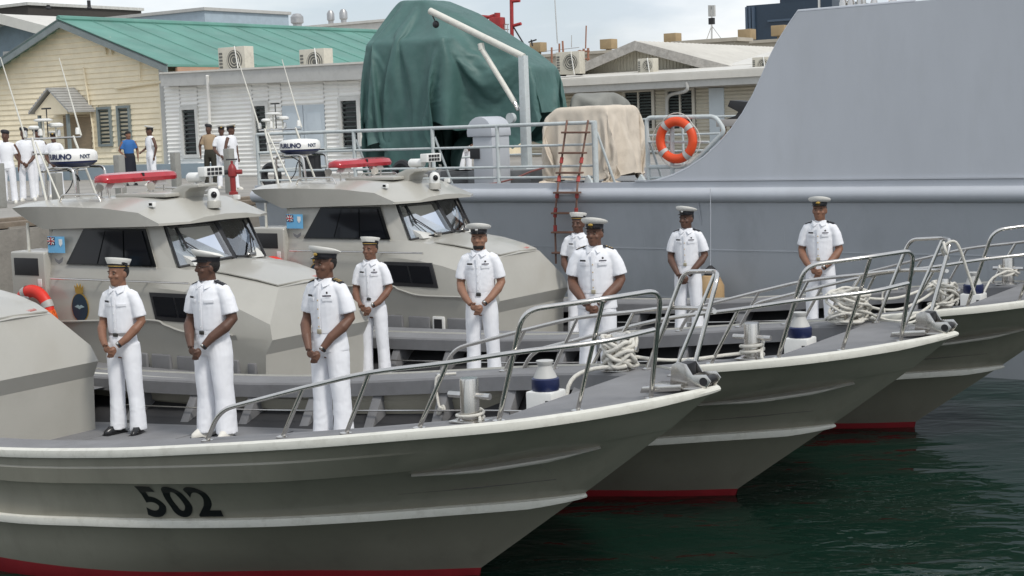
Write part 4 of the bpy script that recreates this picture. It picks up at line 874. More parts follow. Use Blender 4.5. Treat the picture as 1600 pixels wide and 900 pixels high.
# corner board, rake boards, pipe
MB().box((UC + .08, VBW - .02, (ZQ + roofz(UC)) / 2 - .1), (.26, .1, roofz(UC) - ZQ - .2)).build('corner_board', TRIM, house)
nrm = 24.0
def roof_plane(pa, pb, m, name, thick=.08, ridge_off=.5):
    a, b = Vector(pa), Vector(pb); q = [a + Vector((0, -ridge_off, 0)), b + Vector((0, -ridge_off, 0)), b + Vector((0, nrm, 0)), a + Vector((0, nrm, 0))]
    return MB().prism(q, (0, 0, thick)).build(name, m, house)
ee = Vector((ge.x + .45, VBW, roofz(ge.x + .45))); rg_ = Vector((gr_.x, VBW, gr_.z)); le = Vector((UC - 15, VBW, roofz(UC - 15)))
rf = roof_plane(rg_, ee, GREENR, 'roof'); roof_plane(le, rg_, GREENR, 'roof')
for k in range(16):                       # standing seams of the sheets
    v = VBW - .5 + 1.5 * k
    a = rg_ + Vector((0, v - VBW, .09)); b = ee + Vector((0, v - VBW, .09)); MB().tube([a, b], .022, 4).build('roof_seam', GREENR, rf)
MB().tube([rg_ + Vector((0, -.5, .1)), rg_ + Vector((0, nrm, .1))], .12, 8).build('ridge_cap', GREENR, rf)
for a, b in ((le, rg_), (rg_, ee)):
    MB().hexa([a + Vector((0, -.5, -.22)), b + Vector((0, -.5, -.22)), b + Vector((0, -.44, -.22)), a + Vector((0, -.44, -.22)), a + Vector((0, -.5, .1)), b + Vector((0, -.5, .1)), b + Vector((0, -.44, .1)), a + Vector((0, -.44, .1))]).build('rake_board', FRAMEG, house)
MB().box((ee.x - .04, VBW + nrm / 2, ee.z - .12), (.1, nrm, .22)).build('eave_fascia', EAVE, house)
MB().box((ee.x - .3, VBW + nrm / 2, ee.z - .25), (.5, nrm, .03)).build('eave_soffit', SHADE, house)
for pl_, r in (([(180, 138), (258, 127), (258, 120)], .05), ([(218, 92), (219, 126)], .025), ([(130, 105), (145, 200), (148, 240)], .03), ([(162, 58), (165, 85)], .05), ([(171, 58), (174, 85)], .05)):
    MB().tube([bw(x, y, -.06) for x, y in pl_], r, 6).build('wall_pipe', BEIGEW, house)
def window(parent, u0, u1, z0, z1, vf, fm, louvres=8, mull=1, fw=.09, slat=True):
    f = MB()
    for a, b, c, d in ((u0, u1, z0 - fw, z0), (u0, u1, z1, z1 + fw)): f.box(((a + b) / 2, vf, (c + d) / 2), (b - a + 2 * fw, .10, d - c))
    for u in (u0 - fw / 2, u1 + fw / 2): f.box((u, vf, (z0 + z1) / 2), (fw, .10, z1 - z0))
    for k in range(1, mull): u = u0 + (u1 - u0) * k / mull; f.box((u, vf, (z0 + z1) / 2), (.07, .09, z1 - z0))
    fo = f.build('window', fm, parent)
    MB().box(((u0 + u1) / 2, vf + .1, (z0 + z1) / 2), (u1 - u0, .02, z1 - z0)).build('pane', DARKW, fo)
    if slat:
        for k in range(louvres):
            z = z0 + (z1 - z0) * (k + .5) / louvres
            MB().box(((u0 + u1) / 2, vf + .02, z), (u1 - u0 - .04, .10, .012), Matrix.Rotation(R(-38), 3, 'X')).build('louvre', mat('louvre_glass', (.10, .12, .12), .15), fo)
    return fo
for a, b in (wa, wb_): window(house, a.x + .08, b.x - .08, b.z + .08, a.z - .08, VBW - .02, FRAMEG, 9)
# porch hood over the door
d0, d1 = openings[0][0], openings[0][1]
MB().box(((d0 + d1) / 2, VBW + .03, (ZQ + openings[0][3]) / 2), (d1 - d0, .06, openings[0][3] - ZQ)).build('door', mat('brown_shutter', (.26, .20, .13), .7, var=.15, scale=3, stretch=(1, 1, 12)), house)
hz = bw(105, 178, -1.1).z; ha, hb_ = bw(55, 178, -1.1).x, bw(105, 178, -1.1).x; hr = bw(79, 142, -1.1)
hood = MB()
hood.prism([Vector((ha, VBW - 1.1, hz)), Vector((hb_, VBW - 1.1, hz)), Vector((hb_, VBW - 1.1, hz + .12)), Vector((hr.x, VBW - 1.1, hr.z - .05)), Vector((ha, VBW - 1.1, hz + .12))], (0, 1.0, 0))
ho = hood.build('porch_gable', BEIGEW, house)
for a, b in (((ha - .2, hz + .05), (hr.x, hr.z + .05)), ((hr.x, hr.z + .05), (hb_ + .25, hz + .05))):
    MB().prism([Vector((a[0], VBW - 1.25, a[1])), Vector((b[0], VBW - 1.25, b[1])), Vector((b[0], VBW - .02, b[1])), Vector((a[0], VBW - .02, a[1]))], (0, 0, .07)).build('porch_roof', mat('grey_iron', (.36, .36, .35), .5, dirt=.3), ho)
    for k in range(9):
        t = (k + .5) / 9; u = a[0] * (1 - t) + b[0] * t; z = a[1] * (1 - t) + b[1] * t
        MB().tube([(u, VBW - 1.26, z + .08), (u, VBW - .02, z + .08)], .025, 5).build('roof_rib', MATS['grey_iron'], ho)
for u in (ha + .1, hb_ - .1): MB().box((u, VBW - 1.0, (ZQ + hz) / 2), (.1, .1, hz - ZQ)).build('porch_post', FRAMEG, ho)
MB().box((UC - 3, VBW - .3, ZQ + .25), (12, .6, .5)).build('plinth', mat('blue_grey_plinth', (.25, .31, .35), .8), house)

# corrugated walls
def corrugated(name, parent, m, u0, u1, z0, z1, v, pitch=.14, amp=.022, vertical=False):
    if z1 - z0 < .1 or u1 - u0 < .02: return None
    mb = MB(); n = max(2, int((z1 - z0) / pitch * 6)) if not vertical else int((u1 - u0) / pitch * 6); rows = []
    for k in range(n + 1):
        t = k / n
        if vertical: u = u0 + (u1 - u0) * t; dv = amp * math.cos(2 * math.pi * k / 6); rows.append([Vector((u, v + dv, z0)), Vector((u, v + dv, z1))])
        else: z = z0 + (z1 - z0) * t; dv = amp * math.cos(2 * math.pi * k / 6); rows.append([Vector((u0, v + dv, z)), Vector((u1, v + dv, z))])
    mb.loft(rows, closed=False); return mb.build(name, m, parent, sharp=80)
# --- white corrugated annex to the right of the corner, standing a little forward
annex = thing('corrugated_annex', 'white corrugated annex with pale blue double doors, beside the cream building', 'building', FQ.M)
VA = VBW - .12
an = lambda x, y, v=0.0: FQ.at(x, y, VA + v)
ztop = an(266, 128).z; uR = an(575, 130).x + 1.2
MB().box(((UC + uR) / 2, VA + .15, (ZQ + ztop) / 2), (uR - UC - .1, .1, ztop - ZQ)).build('wall', WHITEW, annex)
doorp = (an(440, 166), an(507, 166)); opn = [(an(286, 172), an(310, 241)), (an(399, 166), an(420, 236)), (an(534, 158), an(562, 232))]
xs = sorted([UC + .22, uR])
def clad(u0, u1, z0, z1): corrugated('cladding', annex, WHITEW, u0, u1, z0, z1, VA)
cuts = [(a.x - .12, b.x + .12, b.z - .12, a.z + .12) for a, b in opn] + [(doorp[0].x, doorp[1].x, ZQ, doorp[0].z)]
cuts.sort(); cu_ = UC + .22
for a, b, z0, z1 in cuts:
    clad(cu_, a, ZQ, ztop); clad(a, b, z1, ztop)
    if z0 > ZQ + .1: clad(a, b, ZQ, z0)
    cu_ = b
clad(cu_, uR, ZQ, ztop)
for a, b in opn: window(annex, a.x, b.x, b.z, a.z, VA - .03, mat('white_frame', (.60, .60, .57), .5), 10, 1, .12)
dw = (doorp[1].x - doorp[0].x) / 2
for k in range(2):
    o = MB().box((doorp[0].x + dw * (k + .5), VA + .02, (ZQ + doorp[0].z) / 2), (dw - .03, .06, doorp[0].z - ZQ)).build('door', PALED, annex)
    MB().box((doorp[0].x + dw * (k + .5), VA - .015, (ZQ + doorp[0].z) / 2 + .2), (dw - .35, .02, (doorp[0].z - ZQ) * .6)).build('door_panel', PALED, o, bevel=.006)
fa, fb_ = an(262, 116), an(560, 124)
MB().hexa([Vector((fa.x, VA - .35, fa.z - .42)), Vector((uR, VA - .35, fa.z - .62)), Vector((uR, VA + .2, fa.z - .62)), Vector((fa.x, VA + .2, fa.z - .42)), Vector((fa.x, VA - .35, fa.z)), Vector((uR, VA - .35, fa.z - .12)), Vector((uR, VA + .2, fa.z - .12)), Vector((fa.x, VA + .2, fa.z))]).build('fascia', TRIM, annex)
MB().prism([Vector((fa.x, VA - .4, fa.z)), Vector((uR, VA - .4, fa.z - .12)), Vector((uR, VA + 7, fa.z - .30)), Vector((fa.x, VA + 7, fa.z - .18))], (0, 0, .06)).build('roof', WHROOF, annex)
for x in (324,): q = an(x, 118, -.4); MB().tube([q, an(x + 2, 150, -.2), an(x + 4, 225, -.08)], .06, 8).build('downpipe', WHITEW, annex)

# --- right-hand low building with a verandah fascia and a gabled part behind
rb = thing('low_building', 'low cream building with louvred windows and a white iron roof, behind the orange ring', 'building', FQ.M)
cR = FQ.gz(1050, 240, ZQ); VR2 = cR.y
rr_ = lambda x, y, v=0.0: FQ.at(x, y, VR2 + v)
u0, u1 = rr_(820, 150).x, rr_(1300, 150).x; zf0, zf1 = rr_(1050, 138).z, rr_(1050, 117).z; zg = rr_(1050, 127).z
MB().box(((u0 + u1) / 2, VR2 + .2, (ZQ + zf0) / 2), (u1 - u0, .1, zf0 - ZQ)).build('wall', CREAMW, rb)
wins = [(rr_(977, 145), rr_(1020, 200)), (rr_(1044, 143), rr_(1083, 200))]; dr = (rr_(1108, 138), rr_(1133, 210))
cuts = [(a.x - .15, b.x + .15, b.z, a.z + .15) for a, b in wins] + [(dr[0].x, dr[1].x, ZQ, dr[0].z)]; cuts.sort(); cu_ = u0
for a, b, z0, z1 in cuts:
    corrugated('cladding', rb, CREAMW, cu_, a, ZQ, zf0, VR2); corrugated('cladding', rb, CREAMW, a, b, z1, zf0, VR2)
    if z0 > ZQ + .1: corrugated('cladding', rb, CREAMW, a, b, ZQ, z0, VR2)
    cu_ = b
corrugated('cladding', rb, CREAMW, cu_, u1, ZQ, zf0, VR2)
for a, b in wins: window(rb, a.x, b.x, b.z, a.z, VR2 - .02, mat('cream_frame', (.50, .48, .42), .5), 12, 2, .12)
MB().box(((dr[0].x + dr[1].x) / 2, VR2, (ZQ + dr[0].z) / 2), (dr[1].x - dr[0].x, .1, dr[0].z - ZQ)).build('door', PALED, rb)
MB().box(((u0 + u1) / 2, VR2 - .9, (zf0 + zg) / 2), (u1 - u0, .08, zg - zf0)).build('verandah_fascia', TRIM, rb)
MB().box(((u0 + u1) / 2, VR2 - .95, (zg + zf1) / 2), (u1 - u0, .16, zf1 - zg)).build('gutter', WHROOF, rb)
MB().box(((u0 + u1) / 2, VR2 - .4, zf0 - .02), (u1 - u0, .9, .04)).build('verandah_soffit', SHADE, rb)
MB().prism([Vector((u0, VR2 - 1.0, zf1)), Vector((u1, VR2 - 1.0, zf1)), Vector((u1, VR2 + 3, zf1 + .3)), Vector((u0, VR2 + 3, zf1 + .3))], (0, 0, .05)).build('verandah_roof', WHROOF, rb)
q = rr_(1073, 128, -.95); MB().tube(smooth_path([q, rr_(1072, 142, -.9), rr_(1045, 150, -.3), rr_(1042, 175, -.1), rr_(1043, 230, -.1)], 5), .07, 8).build('downpipe', TRIM, rb)
# gabled part behind
VG = VR2 + 2.6; rgd = lambda x, y, v=0.0: FQ.at(x, y, VG + v)
gA, gR, gB = rgd(905, 110), rgd(1003, 68), rgd(1148, 106)
MB().prism([Vector((gA.x, VG, zf1)), Vector((gB.x, VG, zf1)), Vector((gB.x, VG, gB.z - .15)), Vector((gR.x, VG, gR.z - .15)), Vector((gA.x, VG, gA.z - .15))], (0, .2, 0)).build('gable_wall', CREAMW, rb)
for k in range(46):
    u = gA.x + .15 + k * (gB.x - gA.x - .3) / 45; zt_ = gR.z - .18 - (abs(u - gR.x)) * ((gR.z - gA.z) / (gR.x - gA.x) if u < gR.x else (gR.z - gB.z) / (gB.x - gR.x))
    if zt_ > zf1 + .1: MB().box((u, VG - .02, (zf1 + zt_) / 2), (.04, .03, zt_ - zf1)).build('batten', CREAMW, rb)
for a, b in ((gA, gR), (gR, gB)):
    ext = (b - a).normalized() * .5; a2 = a - (ext if a is gA else Vector()); b2 = b + (ext if b is gB else Vector())
    rfo = MB().prism([Vector((a2.x, VG - .6, a2.z)), Vector((b2.x, VG - .6, b2.z)), Vector((b2.x, VG + 16, b2.z)), Vector((a2.x, VG + 16, a2.z))], (0, 0, .08)).build('roof', WHROOF, rb)
    MB().hexa([Vector((a2.x, VG - .64, a2.z - .3)), Vector((b2.x, VG - .64, b2.z - .3)), Vector((b2.x, VG - .58, b2.z - .3)), Vector((a2.x, VG - .58, a2.z - .3)), Vector((a2.x, VG - .64, a2.z + .1)), Vector((b2.x, VG - .64, b2.z + .1)), Vector((b2.x, VG - .58, b2.z + .1)), Vector((a2.x, VG - .58, a2.z + .1))]).build('rake_board', mat('worn_board', (.40, .38, .35), .8, var=.2, scale=5, dirt=.5), rb)
    for k in range(40):
        v = VG - .55 + .4 * k; MB().tube([Vector((a2.x, v, a2.z + .09)), Vector((b2.x, v, b2.z + .09))], .03, 4).build('roof_rib', WHROOF, rfo)
MB().box((gB.x + 3.2, VG + 1.2, (zf1 + gB.z) / 2 - .1), (6.5, .1, gB.z - zf1)).build('dark_gap', mat('unlit_opening', (.03, .03, .03), .9), rb)
MB().prism([Vector((gB.x - .3, VG - .2, gB.z + .05)), Vector((gB.x + 8, VG - .2, gB.z + .05)), Vector((gB.x + 8, VG + 12, gR.z + .6)), Vector((gB.x - .3, VG + 12, gR.z + .6))], (0, 0, .06)).build('lean_roof', WHROOF, rb)

# --- further roofs, tower, masts
def block(name, label, cat, x0, x1, ytop, v, m, depth=10, roofm=None, base=ZQ, over=.3):
    t = thing(name, label, cat, FQ.M); a = FQ.at(x0, ytop, v); b = FQ.at(x1, ytop, v); zt_ = (a.z + b.z) / 2
    MB().box(((a.x + b.x) / 2, v + depth / 2, (base + zt_) / 2), (b.x - a.x, depth, zt_ - base)).build('wall', m, t)
    MB().box(((a.x + b.x) / 2, v + depth / 2, zt_ + .1), (b.x - a.x + over, depth + over, .2)).build('roof_slab', roofm or m, t)
    return t, a, b, zt_
BLUEG = mat('blue_grey_wall', (.19, .25, .29), .7, var=.08, dirt=.25)
t, a, b, zt_ = block('blue_grey_block', 'flat-topped pale blue block showing above the green roof ridge', 'building', 112, 320, 27, VBW + 34, mat('pale_blue_wall', (.36, .44, .50), .7), 8, TRIM)
# blue-grey gabled building at the left edge
bl = thing('gabled_building', 'blue-grey building with a white-edged roof at the left edge, behind the cream gable', 'building', FQ.M)
VL = VBW + 9; lf = lambda x, y: FQ.at(x, y, VL)
pA, pR, pB = lf(-120, 88), lf(22, 26), lf(120, 52)
MB().prism([Vector((pA.x, VL, ZQ)), Vector((pB.x, VL, ZQ)), Vector((pB.x, VL, pB.z - .2)), Vector((pR.x, VL, pR.z - .2)), Vector((pA.x, VL, pA.z - .2))], (0, .3, 0)).build('wall', BLUEG, bl)
for a, b in ((pA, pR), (pR, pB)):
    MB().prism([Vector((a.x, VL - .8, a.z)), Vector((b.x, VL - .8, b.z)), Vector((b.x, VL + 14, b.z)), Vector((a.x, VL + 14, a.z))], (0, 0, .1)).build('roof', WHROOF, bl)
    MB().hexa([Vector((a.x, VL - .86, a.z - .35)), Vector((b.x, VL - .86, b.z - .35)), Vector((b.x, VL - .78, b.z - .35)), Vector((a.x, VL - .78, a.z - .35)), Vector((a.x, VL - .86, a.z + .12)), Vector((b.x, VL - .86, b.z + .12)), Vector((b.x, VL - .78, b.z + .12)), Vector((a.x, VL - .78, a.z + .12))]).build('rake_board', WHROOF, bl)
q0, q1 = lf(9, 84), lf(24, 100); window(bl, q0.x, q1.x, q1.z, q0.z, VL - .03, TRIM, 4, 1, .1)
t, a, b, z = block('dark_roof_block', 'low building with a dark flat roof in the top left corner', 'building', -60, 44, 14, VBW + 30, mat('dark_roofing', (.05, .045, .04), .9), 10, mat('stained_white_slab', (.5, .5, .47), .8, dirt=.5))
for x in (38, 102): 
    q = FQ.at(x, 20, VBW + 29); MB().lathe([(.12, z), (.12, q.z + .3), (.2, q.z + .35), (.02, q.z + .6)], 10, (q.x, VBW + 31, 0)).build('roof_pipe', BLACK, t)
# long pale roofs behind
t, a, b, z = block('long_shed', 'long low shed with a pale roof behind the green roof', 'building', 310, 620, 46, VBW + 60, WHROOF, 10, WHROOF)
for x, y, r in ((452, 36, .55), (505, 38, .32), (525, 36, .34)):
    q = FQ.at(x, y, VBW + 60); MB().lathe([(r * .7, z), (r * .7, z + .5), (r, z + .6), (r, z + 1.1), (r * .6, z + 1.35), (.05, z + 1.4)], 14, (q.x, VBW + 61, 0)).build('roof_ventilator', mat('galvanised', (.4, .4, .4), .4, .6), t)
t, a, b, z = block('far_shed', 'long fawn-roofed shed far behind the low building', 'building', 840, 1225, 78, VR2 + 40, mat('fawn_wall', (.40, .36, .29), .8), 14, mat('fawn_roof', (.44, .40, .33), .8))
tanm = mat('tan_box', (.34, .25, .14), .7, var=.1)
for x, y in ((841, 74), (951, 69), (1051, 60), (1167, 54), (1219, 48)):
    q = FQ.at(x, y, VR2 + 42); MB().box((q.x, VR2 + 42, q.z), (.95, .9, .7)).build('roof_cooler', tanm, t, bevel=.03); MB().box((q.x, VR2 + 42, (z + q.z) / 2), (.3, .3, q.z - z)).build('roof_cooler_leg', tanm, t)
NAVYT = mat('dark_blue_cladding', (.020, .038, .062), .35, var=.1)
t, a, b, z = block('dark_blue_tower', 'dark blue tower block rising behind the side plate of the ship', 'tower', 1166, 1300, 6, VR2 + 150, NAVYT, 16, NAVYT, over=.0)
for x in (1168, 1173, 1178): q = FQ.at(x, 40, VR2 + 149.9); MB().box((q.x, VR2 + 149.8, (ZQ + z) / 2), (.35, .5, z - ZQ)).build('fin', mat('blue_fin', (.06, .09, .13), .4), t)
q = FQ.at(1205, 1, VR2 + 150); q2 = FQ.at(1265, -10, VR2 + 150); MB().box(((q.x + q2.x) / 2, VR2 + 156, z + 1.2), (q2.x - q.x, 6, 2.4)).build('tower_cap', NAVYT, t)
q = FQ.at(1230, 12, VR2 + 149.9); MB().box((q.x, VR2 + 149.9, z - 2.2), (6.0, .3, .3)).build('tower_band', MATS['blue_fin'], t)
# mast with panel antennas
mt_ = thing('radio_mast', 'thin radio mast with panel antennas on the low building roof', 'mast', FQ.M); VM = VR2 + 22
mk = lambda x, y: FQ.at(x, y, VM)
MB().tube([mk(1112, 96), mk(1112, 14)], .05, 8).build('pole', STEEL, mt_)
for x, y, x2, y2 in ((1112, 40, 1104, 62), (1112, 40, 1128, 62)): MB().tube([mk(x, y), mk(x2, y2)], .02, 6).build('stay', STEEL, mt_)
for x in (1109.5, 1115): q = mk(x, 17); MB().box(q, (.16, .16, .6)).build('panel_antenna', TRIM, mt_)
q = mk(1112, 33); MB().box(q, (.3, .2, .35)).build('radio_unit', BLACK, mt_)
MB().box(Vector((mk(1112, 62).x, VM, mk(1112, 62).z - .1)), (4, 2, .2)).build('mast_base', MATS['fawn_roof'], mt_)
MB().box(Vector((mk(1112, 62).x, VM, (ZQ + mk(1112, 62).z) / 2)), (3.6, 1.8, mk(1112, 62).z - ZQ - .3)).build('mast_house', MATS['fawn_wall'], mt_)
# red mast and crane of a vessel beyond
RED = mat('red_gear', (.36, .03, .03), .6, var=.15, dirt=.3)
rm = thing('red_ship_mast', 'red mast and folded red crane of a vessel beyond the green tarpaulin', 'mast', FQ.M); VK = VR2 + 12
k_ = lambda x, y: FQ.at(x, y, VK)
MB().tube([k_(801, 130), k_(799, -14)], .10, 8).build('mast_pole', RED, rm)
for pts in ([(745, 25), (770, 27)], [(770, 27), (783, 30), (786, 52)], [(752, 31), (772, 24)], [(801, 2), (812, 1)], [(803, 40), (814, 37)]): MB().tube([k_(x, y) for x, y in pts], .09, 6).build('crane_arm', RED, rm)
q = k_(777, 38); MB().box(q, (.7, .5, .7)).build('crane_house', RED, rm, bevel=.05); MB().tube([k_(777, 20), k_(777, 130)], .16, 8).build('crane_post', RED, rm)
for x in (784, 789, 793): MB().tube([k_(x, 38), k_(x, 56)], .03, 6).build('platform_stanchion', STEEL, rm)
for y in (38, 46): MB().tube([k_(782, y), k_(795, y)], .03, 6).build('platform_rail', STEEL, rm)
for a, b in (((801, 40), (818, 68)), ((826, 66), (838, 62)), ((830, 62), (832, 72))): MB().tube([k_(*a), k_(*b)], .04, 6).build('stay', BLACK, rm)
# small orange lattice and whips by the low building
lt = thing('lattice_aerials', 'cluster of thin aerials on a rusty lattice above the low building', 'aerial', FQ.M); VX = VR2 + 14
l_ = lambda x, y: FQ.at(x, y, VX)
RUST = mat('rusty_lattice', (.36, .17, .11), .8, dirt=.3)
for a, b, r in (((871, 68), (867, 0), .03), ((893, 74), (893, 55), .02), ((915, 76), (916, 40), .035), ((874, 82), (874, 68), .05), ((880, 82), (879, 64), .05), ((905, 100), (906, 78), .06), ((912, 100), (912, 76), .06), ((919, 100), (919, 75), .06), ((903, 80), (921, 80), .05), ((903, 92), (921, 92), .05), ((852, 80), (905, 74), .02), ((862, 100), (862, 74), .05), ((919, 100), (919, 300), .06), ((903, 100), (903, 300), .06)):
    MB().tube([l_(*a), l_(*b)], r, 6).build('aerial_rod', RUST if r > .03 else STEEL, lt)
# air-conditioning units
def ac_unit(label, x0, x1, ytop, ybot, plane_v, depth=.45, turn=1):
    a, b = FQ.at(x0, ytop, plane_v), FQ.at(x1, ybot, plane_v); wd, ht = b.x - a.x, a.z - b.z
    t = thing('air_conditioner', label, 'air conditioner', FQ.M @ Matrix.Translation(((a.x + b.x) / 2, plane_v, b.z)), 'outdoor air conditioning units')
    AC = mat('ac_cream', (.55, .52, .44), .6, var=.05, dirt=.3)
    MB().box((0, depth / 2, ht / 2), (wd, depth, ht)).build('casing', AC, t, bevel=.02)
    gr = MB(); gr.lathe([(ht * .36, 0), (ht * .36, .03)], 24, (wd * .12, .0, ht * .52), Matrix.Rotation(R(90), 3, 'X')); gr.build('fan_grille', mat('ac_dark', (.12, .12, .11), .7), t)
    for rr in (.12, .22, .32):
        MB().tube([Vector((wd * .12 + ht * rr * math.cos(q), -.035, ht * .52 + ht * rr * math.sin(q))) for q in [2 * math.pi * k / 20 for k in range(20)]], .012, 5, closed=True).build('grille_ring', AC, t)
    for k in range(6): MB().box((-wd * .40, -.004, ht * (.18 + .12 * k)), (wd * .12, .02, ht * .07)).build('side_slot', MATS['ac_dark'], t)
    for s in (-1, 1): MB().box((s * wd * .35, depth / 2, -.03), (.08, depth, .06)).build('foot', BLACK, t)
    MB().tube([(wd * .3, -.06, -.02), (wd * .18, -.06, ht * 1.02)], .02, 6).build('strap', WHITE, t)
ac_unit('cream air conditioner at the left end of the annex roof, nearest the corner', 340, 384, 75, 116, VA + .6)
ac_unit('cream air conditioner on the annex roof, beside the green tarpaulin', 467, 508, 78, 119, VA + .6)
ac_unit('cream air conditioner just right of the green tarpaulin peak slope', 868, 906, 82, 115, VR2 + .1)
ac_unit('small cream air conditioner against the gable wall of the low building', 996, 1021, 92, 114, VR2 + .8)
ac_unit('cream air conditioner beside the top of the ship side plate', 1175, 1203, 90, 113, VR2 + .2)
# quay posts and hydrant
def post(label, x, ytop, ybot, m=TRIM):
    P = on_z(x, ybot, ZQ); zt_ = (CP + ray(x, ytop) * (P.y / ray(x, ytop).y)).z
    o = MB().box((0, 0, (zt_ - ZQ) / 2), (.2, .2, zt_ - ZQ)).build('quay_post', m, None, bevel=.02); o.matrix_world = Matrix.Translation(P) @ Matrix.Rotation(-FQ.a, 4, 'Z'); tag(o, label, 'post', 'square grey posts on the quay')
GP = mat('grey_post', (.27, .27, .25), .8, var=.12, dirt=.4)
post('square grey post standing left of the khaki-shirted person', 277, 238, 300, GP)
post('square grey post behind the red light bar, beside the blue-shirted person', 190, 242, 312, GP)
post('square grey post behind the radar dome of the middle boat', 91, 270, 318, GP)
post('square grey post at the left edge of the quay', 2, 255, 325, GP)
post('square grey post behind the red hydrant', 361, 232, 302, GP)
P = on_z(365, 304, ZQ)
hy = thing('fire_hydrant', 'red fire hydrant on the quay in front of two white uniforms', 'hydrant', Matrix.Translation(P))
REDH = mat('hydrant_red', (.25, .02, .02), .45, dirt=.2)
MB().lathe([(.11, 0), (.11, .06), (.07, .08), (.07, .42), (.11, .46), (.11, .62), (.08, .70), (.03, .76), (.03, .82), (.01, .83)], 16).build('hydrant_body', REDH, hy)
for s in (-1, 1): MB().tube([(s * .1, 0, .55), (s * .24, 0, .55)], .06, 10).build('hydrant_outlet', BLACK if s < 0 else REDH, hy)
MB().tube([(-.14, 0, .86), (.14, 0, .86)], .02, 6).build('hydrant_handle', BLACK, hy)

# ================================================================== PEOPLE
CLOTHW = mat('white_uniform_cotton', (.80, .81, .84), .85, var=.02, scale=6, bump=.08, bscale=14)
def skin(i): return mat('skin_%s' % 'abcde'[i], [(.225, .112, .07), (.105, .053, .036), (.27, .142, .092), (.14, .07, .046), (.175, .086, .055)][i], .5, var=.12, scale=14, bump=.1, bscale=90, spec=.4)
CAPW_ = mat('cap_white', (.74, .73, .68), .7, var=.04); CAPB = mat('cap_black', (.012, .012, .016), .6); PEAK = mat('cap_peak_gloss', (.01, .01, .012), .15)
HAIR = mat('black_hair', (.012, .010, .009), .8, bump=.4, bscale=120); BLACKS = mat('black_shoe_leather', (.012, .012, .013), .25); WHITES = mat('white_shoe_leather', (.70, .68, .62), .5, dirt=.15)
EYEW = mat('eye_white', (.30, .27, .23), .3); EYED = mat('eye_dark', (.01, .008, .006), .2)
def ellring(cx, cy, z, rx, ry, n=18, tilt=None): return [Vector((cx + rx * math.cos(2 * math.pi * k / n), cy + ry * math.sin(2 * math.pi * k / n), z)) for k in range(n)]
def limb(mb, pts, n=12): mb.tube([p[:3] for p in pts], [p[3] for p in pts], n)
HZ = -.024; HS = 1.10
HEADM = Matrix.Translation((0, 0, 1.54 + HZ)) @ Matrix.Scale(HS, 4) @ Matrix.Translation((0, 0, -1.54))   # head placed on the neck
